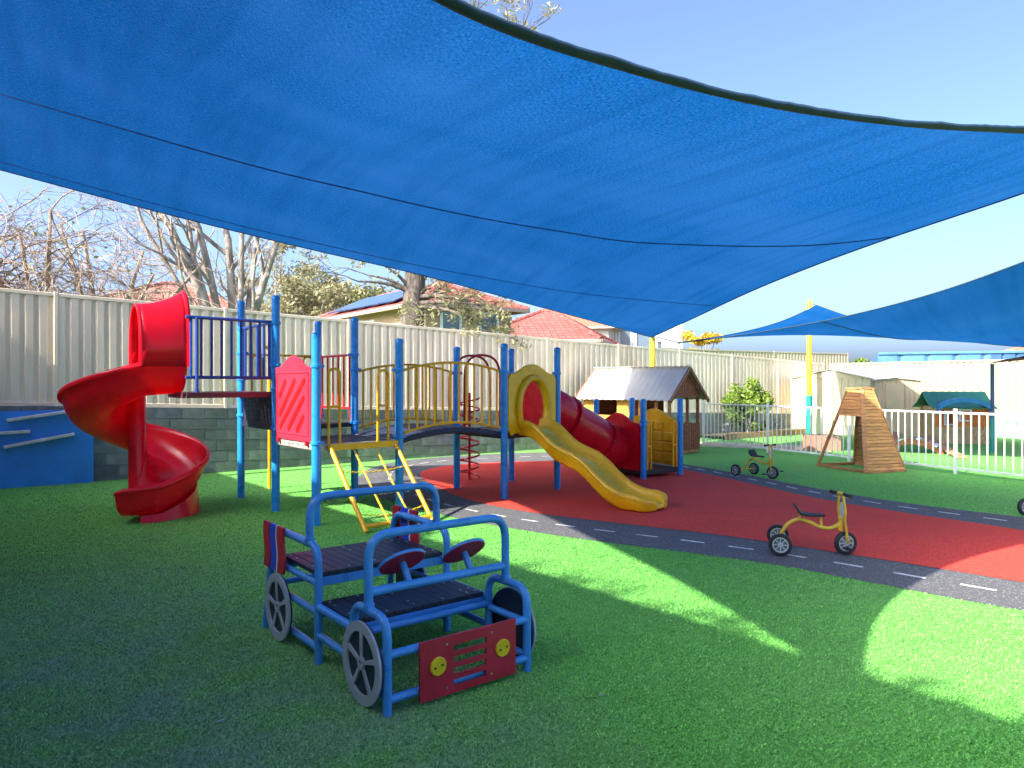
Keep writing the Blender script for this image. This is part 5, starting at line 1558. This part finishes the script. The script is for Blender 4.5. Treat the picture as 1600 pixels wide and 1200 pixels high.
house('apartment_block', 'grey and white modern apartment block behind the sail corner', V(c.x, c.y + 2, 0), V(1, -.1, 0).normalized(), 3.6, 5, .5, 5.3, 5.5, 'render_grey', 'tile_brown', over=.05, wins=((-1.4, -.7, 3.2, 5.0), (-.5, .2, 3.2, 5.0), (.5, 1.4, 3.2, 5.0)))
c = P(1035, 600, 50)
house('apartment_block', 'pale blue-grey apartment block to the right of the sail corner', V(c.x, c.y + 2, 0), V(1, 0, 0), 2.6, 5, .5, 6.0, 6.2, 'render_grey', 'tile_brown', over=.05, wins=((-.9, -.1, 3.4, 4.6),))
# blue skip container behind the sunlit fence
k0 = P(1372, 600, 29); cn0 = V(k0.x, k0.y, 0)
kt = thing('shipping_container', cn0, 'pale blue ribbed container rising behind the sunlit cream fence', 'container')
ke = V(.93, -.36, 0).normalized(); kn = V(ke.y, -ke.x, 0); KL, KW = 5.6, 2.2
corrugated(cn0, cn0 + ke * 3.9, .2, .2, 2.88, 2.88, kn, .95, .05, .72).build('side', 'container_blue', kt)
corrugated(cn0 + ke * 3.9, cn0 + ke * KL, .2, .2, 2.88, 2.88, kn, .45, .05, .72).build('end_doors', 'container_dark', kt)
m2 = MB(); m2.box(cn0 + ke * KL / 2 - kn * (KW / 2 + .06) + Z * 1.5, (KL, KW, 2.7), (ke, kn, Z)); m2.build('body', 'container_blue', kt)
m2 = MB(); m2.beam(cn0 + Z * 2.88 + kn * .01, cn0 + ke * KL + Z * 2.88 + kn * .01, .1, .1); m2.build('top_rail', 'container_blue', kt, bevel=.01)
c = P(1590, 600, 40)
house('rendered_house', 'distant white house with orange tiled roof above the gazebo', V(c.x + 3, c.y, 0), V(1, 0, 0), 6, 5, .5, 3.2, 4.2, 'render_white', 'tile_orange')
# low wooded skyline far behind
rnd = random.Random(77); mb = MB()
for k in range(260):
    x = -120 + 240 * k / 260 + rnd.uniform(-1, 1); leaf_cloud(mb, V(x, 120 + rnd.uniform(-8, 8), rnd.uniform(1, 4)), (2.5, 2, 2.4), 60, 1.0, rnd, .6, .3)
o = mb.build('far_woodland', 'leaf_olive'); o['kind'] = 'stuff'; o['label'] = 'low line of distant trees along the horizon'; o['category'] = 'woodland'

# ------------------------------------------------------------------ shade sails
def coons(e_b, e_t, e_l, e_r, nu, nv):
    """bottom, top run left to right; left, right run bottom to top"""
    b, t = resample(e_b, nu), resample(e_t, nu); l, r_ = resample(e_l, nv), resample(e_r, nv)
    rows = []
    for j in range(nv):
        v = j / (nv - 1); row = []
        for i in range(nu):
            u = i / (nu - 1)
            p = b[i] * (1 - v) + t[i] * v + l[j] * (1 - u) + r_[j] * u - (b[0] * (1 - u) * (1 - v) + b[-1] * u * (1 - v) + t[0] * (1 - u) * v + t[-1] * u * v)
            row.append(p)
        rows.append(row)
    return rows
def sail(name, label, rows, lu, lv, seams, hems, holds):
    nv, nu = len(rows), len(rows[0])
    root = thing(name, (rows[0][0].x, rows[0][0].y, 0), label, 'shade sail')
    mb = MB(); mb.grid(rows); o = mb.build('cloth', 'sail_cloth', root, smooth=True)
    uv = o.data.uv_layers.new(name='UVMap')
    for poly in o.data.polygons:
        for li in poly.loop_indices:
            vi = o.data.loops[li].vertex_index; uv.data[li].uv = ((vi % nu) / (nu - 1) * lu, (vi // nu) / (nv - 1) * lv)
    for pts, w in seams:
        m2 = MB(); m2.tube(pts, w, 6); m2.build('seam', 'sail_seam', root, smooth=True)
    for pts, w in hems:
        m2 = MB(); m2.tube(pts, w, 8); m2.build('hem', 'sail_hem', root, smooth=True)
    for a, b in holds:
        m2 = MB(); m2.tube([a, b], .012, 6); m2.lathe([(.03, -.02), (.03, .02)], a, (b - a), 10); m2.build('tensioner', 'steel', root, smooth='auto')
    return root
C1 = P(1018, 527, 19.6); C2 = P(1850, 213, 7.0); C4 = P(-61, 249, 10.4)
def unshade(x, y, z): return V(x, y, 0) - SH * z + Z * z                    # where a shadow's caster hangs
C3 = unshade(1.9, 3.9, 3.5)
eb = catmull([C4, P(0, 265, 10.45), P(225, 325, 11.0), P(450, 381, 11.9), P(640, 425, 13.0), P(850, 481, 15.6), C1], 10)
er = catmull([C1, P(1077, 500, 16.4), P(1206, 441, 12.6), P(1386, 373, 9.7), P(1600, 301, 8.05), C2], 10)
et = catmull([C3, P(700, -3, 2.95), P(1000, 107, 3.86), P(1206, 159, 4.48), P(1431, 191, 5.10), P(1600, 201, 5.65), C2], 10)
el_ = catmull([C4, unshade(0, 10.07, 4.85), unshade(.84, 7.8, 4.4), unshade(1.375, 6.16, 4.0), C3], 10)
rows = coons(eb, et, el_, er, 90, 60)
def vline(rows, f, dz=-.01):
    j = f * (len(rows) - 1); a = int(j); t = j - a
    return [p.lerp(q, t) + Z * dz for p, q in zip(rows[a], rows[min(a + 1, len(rows) - 1)])]
rim = lambda pts: resample(pts, 80)
def seam_on(rows, line):
    """points of the cloth under a line of picture points"""
    out = []
    for i in range(len(rows[0])):
        prev = None
        for j in range(len(rows)):
            p = rows[j][i]
            if p.y < .5: prev = None; continue
            px, py = CX + F_PX * p.x / p.y, CY - F_PX * (p.z - EYE) / p.y
            k = next((k for k in range(len(line) - 1) if line[k][0] <= px < line[k + 1][0]), None)
            if k is None: prev = None; continue
            t = (px - line[k][0]) / (line[k + 1][0] - line[k][0]); d = py - lerp(line[k][1], line[k + 1][1], t)
            if prev is not None and (prev[0] > 0) != (d > 0):
                out.append(prev[1].lerp(p, prev[0] / (prev[0] - d)) - Z * .008); break
            prev = (d, p)
    return catmull(resample(catmull(out, 3), 14), 6)
S1 = [(-200, 92), (0, 146), (250, 217), (400, 260), (550, 295), (700, 330), (800, 349), (981, 377), (1150, 385), (1300, 381), (1420, 366)]
S2 = [(-200, 196), (0, 252), (200, 307), (400, 358), (640, 412), (840, 448), (915, 459), (1000, 468), (1120, 478)]
sail('shade_sail', 'large blue shade sail stretched over the play structure', rows, 14, 9,
     [(seam_on(rows, S1), .009), (seam_on(rows, S2), .006)],
     [(rim(eb), .012), (rim(er), .014), (rim(et), .010), (rim(el_), .02)],
     [(C1, C1 + V(.12, .12, .02)), (C3, C3 + V(-.58, -.46, .55)), (C2, C2 + V(.25, .05, .05)), (C4, C4 + V(-.25, .02, .08))])
top_e, in_e = resample(rows[-1], 160), resample(rows[-5], 160)
hw = [(b - a).normalized() * .060 for a, b in zip(top_e, in_e)]
rh = random.Random(8); wob = [0]
for k in range(1, 160): wob.append(wob[-1] * .8 + rh.uniform(-.004, .004))
m2 = MB()
m2.grid([[p - d * .22 + Z * (.012 + w) for p, d, w in zip(top_e, hw, wob)], [p - d * (.30 + 6 * w) + Z * (-.012 + w) for p, d, w in zip(top_e, hw, wob)], [p + d * .3 + Z * (-.020 + w) for p, d, w in zip(top_e, hw, wob)],
         [p + d * (1.0 + 4 * w) + Z * -.012 for p, d, w in zip(top_e, hw, wob)], [p + d * 1.0 + Z * .008 for p, d in zip(top_e, hw)]])
big = next(o for o in bpy.data.objects if o.name.startswith('shade_sail') and o.parent is None)
m2.build('sewn_hem', 'sail_hem', big, smooth=True, solid=.004)
# second sail further right
Q1, Q2, Q3, Q4 = P(1061, 535.5, 17.0), P(1276, 477, 23.0), P(1730, 358, 12.0), P(1760, 549, 17.0)
n_edge = catmull([Q1, P(1200, 517, 15.6), P(1345, 489, 14.4), P(1480, 452, 13.4), P(1600, 409, 12.7), Q3], 8)
f_edge = catmull([Q2, P(1345, 500, 21.4), P(1500, 532, 19.4), Q4], 8)
l_edge = catmull([Q1, P(1140, 523, 18.6), P(1210, 506, 20.5), Q2], 8)
r_edge = catmull([Q3, P(1730, 470, 13.8), Q4], 8)
rows2 = coons(n_edge, f_edge, l_edge, r_edge, 50, 36)
sm2 = [rows2[j][int(lerp(20, 26, j / 35))].lerp(rows2[j][int(lerp(20, 26, j / 35)) + 1], lerp(20, 26, j / 35) % 1) - Z * .01 for j in range(0, 30)]
sail('shade_sail', 'lower blue shade sail beside the yellow and green post', rows2, 9, 7, [(sm2, .012)], [(rim(n_edge), .014), (rim(f_edge), .014), (rim(l_edge), .014), (rim(r_edge), .014)],
     [(Q2, Q2 + V(-.14, .0, .05)), (Q1, C1 + V(.05, .06, .03)), (Q3, Q3 + V(.2, -.1, .1)), (Q4, Q4 + V(.2, .1, .05))])
def sail_post(p, h, label, pad=None, rad=.082):
    t = thing('sail_post', (p.x, p.y, 0), label, 'post'); q = V(p.x, p.y, 0)
    mb = MB(); mb.lathe([(rad, 0), (rad, h - .02), (rad * .9, h), (0, h + .005)], q, n=20); mb.build('pole', 'post_yellow', t, smooth='auto')
    m2 = MB(); m2.lathe([(.02, -.09), (.02, .09)], q + Z * (h - .12), V(.6, -.8, 0), 10); m2.build('eye_bolt', 'steel', t, smooth='auto')
    if pad:
        m2 = MB(); m2.lathe([(rad + .02, 0.01), (rad + .02, pad - .02), (rad + .002, pad)], q, n=20); m2.build('pad', 'post_green', t, smooth='auto')
    return t
sail_post(C1 + V(.05, .14, 0), 2.93, 'short yellow post behind the timber playhouse, holding the big sail corner')
sail_post(V(9.60, 23.15, 0), 4.35, 'tall yellow post with green padded base beside the cream shed', 1.28)
sail_post(C2 + V(.30, .06, 0), 4.3, 'yellow post near the outer bend of the track holding the big sail', 1.3)
sail_post(C4 + V(-.30, .02, 0), 5.15, 'tall yellow post by the block wall left of the climbing board', 1.3)
sail_post(Q3 + V(.25, -.12, 0), 4.75, 'yellow post holding the high corner of the lower sail', 1.3)
sail_post(Q4 + V(.25, .12, 0), 2.8, 'short yellow post behind the maroon gazebo')

# ------------------------------------------------------------------ centre building behind the viewer (casts the foreground shade)
BN = V(.78, .63, 0).normalized(); BT = V(BN.y, -BN.x, 0)
EH = 4.2; en_ = 4.12 - (BN.x * SH.x + BN.y * SH.y) * EH
cbg = thing('childcare_building', BN * (en_ - .8), 'long cream building with deep eaves facing the playground', 'building')
b3 = lambda t, n_, z: BT * t + BN * n_ + Z * z
mb = MB(); mb.plate(b3(-24, en_ - .8, 0), BT, Z, 36, EH - .25, -.2 + .4, [(8, 10, .9, 2.3), (13, 15, .9, 2.3), (18, 19.2, .05, 2.2), (24, 26, .9, 2.3)])
for t in (-24, 12): mb.plate(b3(t, en_ - 4.5, 0), BN, Z, 3.7, EH - .25, .2)
mb.plate(b3(-24, en_ - 4.5, 0), BT, Z, 36, EH - .25, .2)
mb.build('wall', 'brick_cream', cbg)
mb = MB(); mb.grid([[b3(-25, en_ - .02, EH - .08), b3(12.8, en_ - .02, EH - .08)], [b3(-25, en_ - 2.6, EH + .35), b3(12.8, en_ - 2.6, EH + .35)], [b3(-25, en_ - 5.2, EH - .08), b3(12.8, en_ - 5.2, EH - .08)]]); mb.build('roof', 'roof_sheet', cbg, solid=.04)
mb = MB(); mb.beam(b3(-25, en_ - .03, EH - .09), b3(12.8, en_ - .03, EH - .09), .06, .18); mb.build('fascia', 'gutter', cbg)
for (a, b, z0, z1) in ((-16, -14, .9, 2.3), (-11, -9, .9, 2.3), (0, 2, .9, 2.3)):
    m2 = MB(); m2.plate(b3(a, en_ - .72, z0), BT, Z, b - a, z1 - z0, .02); m2.build('window', 'glass', cbg)
m2 = MB(); m2.plate(b3(-6, en_ - .72, .05), BT, Z, 1.2, 2.15, .04); m2.build('door', 'climb_board', cbg)
# tree behind the building whose leaf shadows fringe the shade line
rnd = random.Random(91)
for (tc_, nc, hh_, lab, L_) in ((-5.6, en_ - 6.6, 9.0, 'leafy tree behind the cream building, over the far windows', 2.4), (-1.6, en_ - 6.4, 9.0, 'leafy tree behind the cream building, near its end wall', 2.4)):
    base = b3(tc_, nc, 0); t5 = thing('shade_tree', base, lab, 'tree', 'leafy trees behind the building')
    mb = MB(); ends = []
    mb.tube([base, base + Z * 3, base + Z * 5], [.22, .18, .13], 8, caps=False)
    for k in range(9):
        a = rnd.uniform(0, 6.28); branch(mb, base + Z * rnd.uniform(3.2, 5), V(math.cos(a), math.sin(a), .5).normalized(), 1.2, .06, 2, rnd, ends, .5, .05, 3, 4, .12, .75, .006)
    mb.build('trunk', 'bark', t5, smooth=True)
    mb = MB()
    for k in range(70):
        t = rnd.uniform(-L_, L_); nn_ = nc + rnd.uniform(-.3, 1.9)
        zmax = (4.12 + rnd.choice([-.35, -.2, -.1, .0, .05, .12, .20]) - nn_) / (BN.x * SH.x + BN.y * SH.y)
        z = zmax - abs(rnd.gauss(0, .45)); c = b3(tc_ + t, nn_, z)
        leaf_cloud(mb, c, (.30, .30, .10), 26, .17, rnd, .3, .1)
        mb.tube([base + Z * 4.8, c], [.02, .006], 3, caps=False)
    mb.build('crown', 'leaf_green', t5)

# ------------------------------------------------------------------ a few fallen leaves
rnd = random.Random(123)
fl = MB(); n_ = 9
for i in range(n_):
    a = i / (n_ - 1); w = .5 * math.sin(math.pi * a ** .8)
    fl.v += [V(a - .5, -w * .42, .10 * a * a), V(a - .5, 0, .03 + .10 * a * a), V(a - .5, w * .42, .10 * a * a)]
for i in range(n_ - 1):
    for k in (0, 1): fl.f.append((3 * i + k, 3 * i + 3 + k, 3 * i + 4 + k, 3 * i + 1 + k))
flm = [fl.mesh('fallen_leaf') for _ in range(2)]
flm[0].materials.append(M['leaf_dry']); flm[1].materials.append(M['leaf_pale'])
for k, (px, py, lab) in enumerate(((1119, 765, 'tiny dry leaf on the red rubber near the far track'), (1155, 911, 'tiny pale leaf on the turf between the tricycle and the sunlit patch'),
                               (752, 826, 'tiny dry leaf on the dark track beside the net ladder'), (940, 1090, 'tiny pale leaf on the turf in front of the maroon grille'),
                               (260, 905, 'tiny dry leaf on the turf between the spiral slide and the play car'), (345, 1130, 'tiny pale leaf on the worn grey turf beside the play car wheel'))):
    q = G(px, py); sz = rnd.uniform(.035, .055); a = rnd.uniform(0, 6.28)
    o = bpy.data.objects.new('fallen_leaf', flm[k % 2]); COL.objects.link(o)
    o.location = (q.x, q.y, .013); o.scale = (sz, sz, sz); o.rotation_euler = (rnd.uniform(-.1, .1), rnd.uniform(-.1, .1), a)
    tag(o, lab, 'leaf', 'fallen leaves on the ground')
